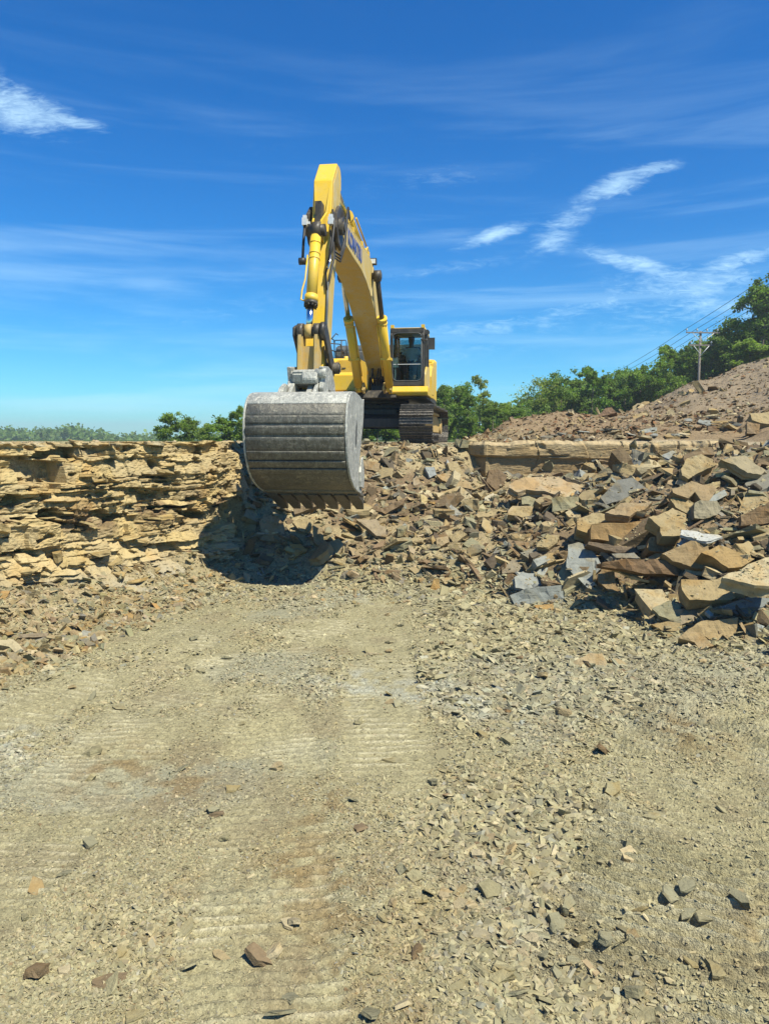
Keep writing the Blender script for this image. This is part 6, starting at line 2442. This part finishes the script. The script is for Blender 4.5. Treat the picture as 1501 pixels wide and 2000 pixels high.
far_wood('distant_wood', 'hazy distant wood on the horizon at the left', -400, 1650, 260, 330, 520, rid, 3.0, 15, 1.25, (.85, .95, 1.0), 3)
far_wood('second_row_wood', 'thicker wood filling in behind the trees right of the cab', 820, 1640, 66, 84, 130,
         lambda u, d: CAMZ + (857 - np.interp(u, [820, 900, 960, 1000, 1080, 1180, 1250, 1330, 1400, 1450, 1640], [780, 775, 800, 800, 760, 745, 735, 700, 670, 640, 600])) / FPX * d,
         1.5, 60, .40, (.8, .9, .8), 5)

# ------------------------------------------------------------------ utility poles and wires


def upole(px, d, top_py, base_z, label, arms, full=True):
    x = (px - 750.5) / FPX * d
    v = px_dir(px, top_py)
    zt = CAMZ + v.z / v.y * d
    o = empty('utility_pole', (x, d, base_z), R(4))
    tag(o, label, 'utility pole')
    h = zt - base_z
    m = MB().cyl((0, 0, -.5), (0, 0, h), .11, .08, n=12)
    m.build('pole', M_POLE, o)
    tips = []
    for (drop, off, half, ins) in arms:
        z = h - drop
        m = MB().box((off - half, -.17, z - .045), (off + half, -.08, z + .045), .01)
        arm = m.build('crossarm', M_POLE, o)
        m = MB()
        for sg in (-1, 1):
            m.tube([(0, -.2, z - .75), (off + sg * half * .62, -.21, z - .07)], .025, 6)
        m.build('brace', M_PORC, o)
        for q in ins:
            m = MB().cyl((q, -.14, z + .06), (q, -.14, z + .20), .025, n=8)
            m.cyl((q, -.14, z + .16), (q, -.14, z + .22), .075, .06, n=10)
            m.cyl((q, -.14, z + .22), (q, -.14, z + .30), .06, .03, n=10)
            m.build('insulator', M_PORC, arm)
            tips.append(Vector((x + q * math.cos(R(4)), d + q * math.sin(R(4)) - .14, base_z + z + .30)))
    return o, tips


gz = float(base_h(np.array([24.9]), np.array([59.]))[0])
p1, t1 = upole(1355.5, 57, 647, 3.6, 'timber utility pole with two crossarms standing on the hillside', [(.12, .12, 1.30, (-1.15, -.35, .42, 1.25)), (1.05, 0, .95, (-.8, .8))])
p2, t2 = upole(1108, 86, 777, -.3, 'far utility pole of which only the crossarms rise above the spoil mound', [(.1, 0, 1.30, (-1.2, -.4, .4, 1.2)), (.95, 0, .95, (-.8, .8))])


def wire(a, b, sag, label):
    pts = []
    for k in range(17):
        t = k / 16
        q = Vector(a).lerp(Vector(b), t)
        q.z -= sag * 4 * t * (1 - t)
        pts.append(q)
    m = MB().tube(pts, .016, 5)
    o = m.build('power_wire', M_DARK)
    tag(o, label, 'wire')
    return o


for k, nm in enumerate(('left', 'second', 'third', 'right')):
    wire(t1[k], t2[k], .55, f'{nm} wire running down from the near utility pole to the far one')
    e = t1[k] + (t1[k] - t2[k]).normalized() * 32 + Vector((0, 0, 3.2))
    wire(t1[k], e, .5, f'{nm} wire climbing from the near utility pole towards the right edge')

# ------------------------------------------------------------------ air
hm, _T = new_mat('haze')
vol = _T.add('ShaderNodeVolumePrincipled', {'Color': (0.86, 0.93, 1.0, 1), 'Density': 0.0008, 'Anisotropy': 0.2})
_T.add('ShaderNodeOutputMaterial', {'Volume': vol.outputs[0]})
m = MB().box((-1500, -60, -40), (1500, 1400, 30))
hz = m.build('haze', hm)
tag(hz, 'thin blue air haze over the whole scene', 'haze', kind='stuff')

# ------------------------------------------------------------------ every label singles out one thing
NUM = ['', 'second', 'third', 'fourth', 'fifth', 'sixth', 'seventh', 'eighth', 'ninth', 'tenth', 'eleventh', 'twelfth', 'thirteenth',
       'fourteenth', 'fifteenth', 'sixteenth', 'seventeenth', 'eighteenth', 'nineteenth', 'twentieth']
bylab = {}
for o in list(SC.objects):
    if o.parent is None and o.get('label') and o.get('kind') != 'stuff':
        bylab.setdefault(o['label'], []).append(o)
for lab, os_ in bylab.items():
    if 1 < len(os_):
        os_.sort(key=lambda q: q.location.x / max(q.location.y, .1))
        for i, o in enumerate(os_[:20]):
            o['label'] = lab + (', leftmost' if i == 0 else (', rightmost' if i == len(os_) - 1 else f', {NUM[i]} from left'))
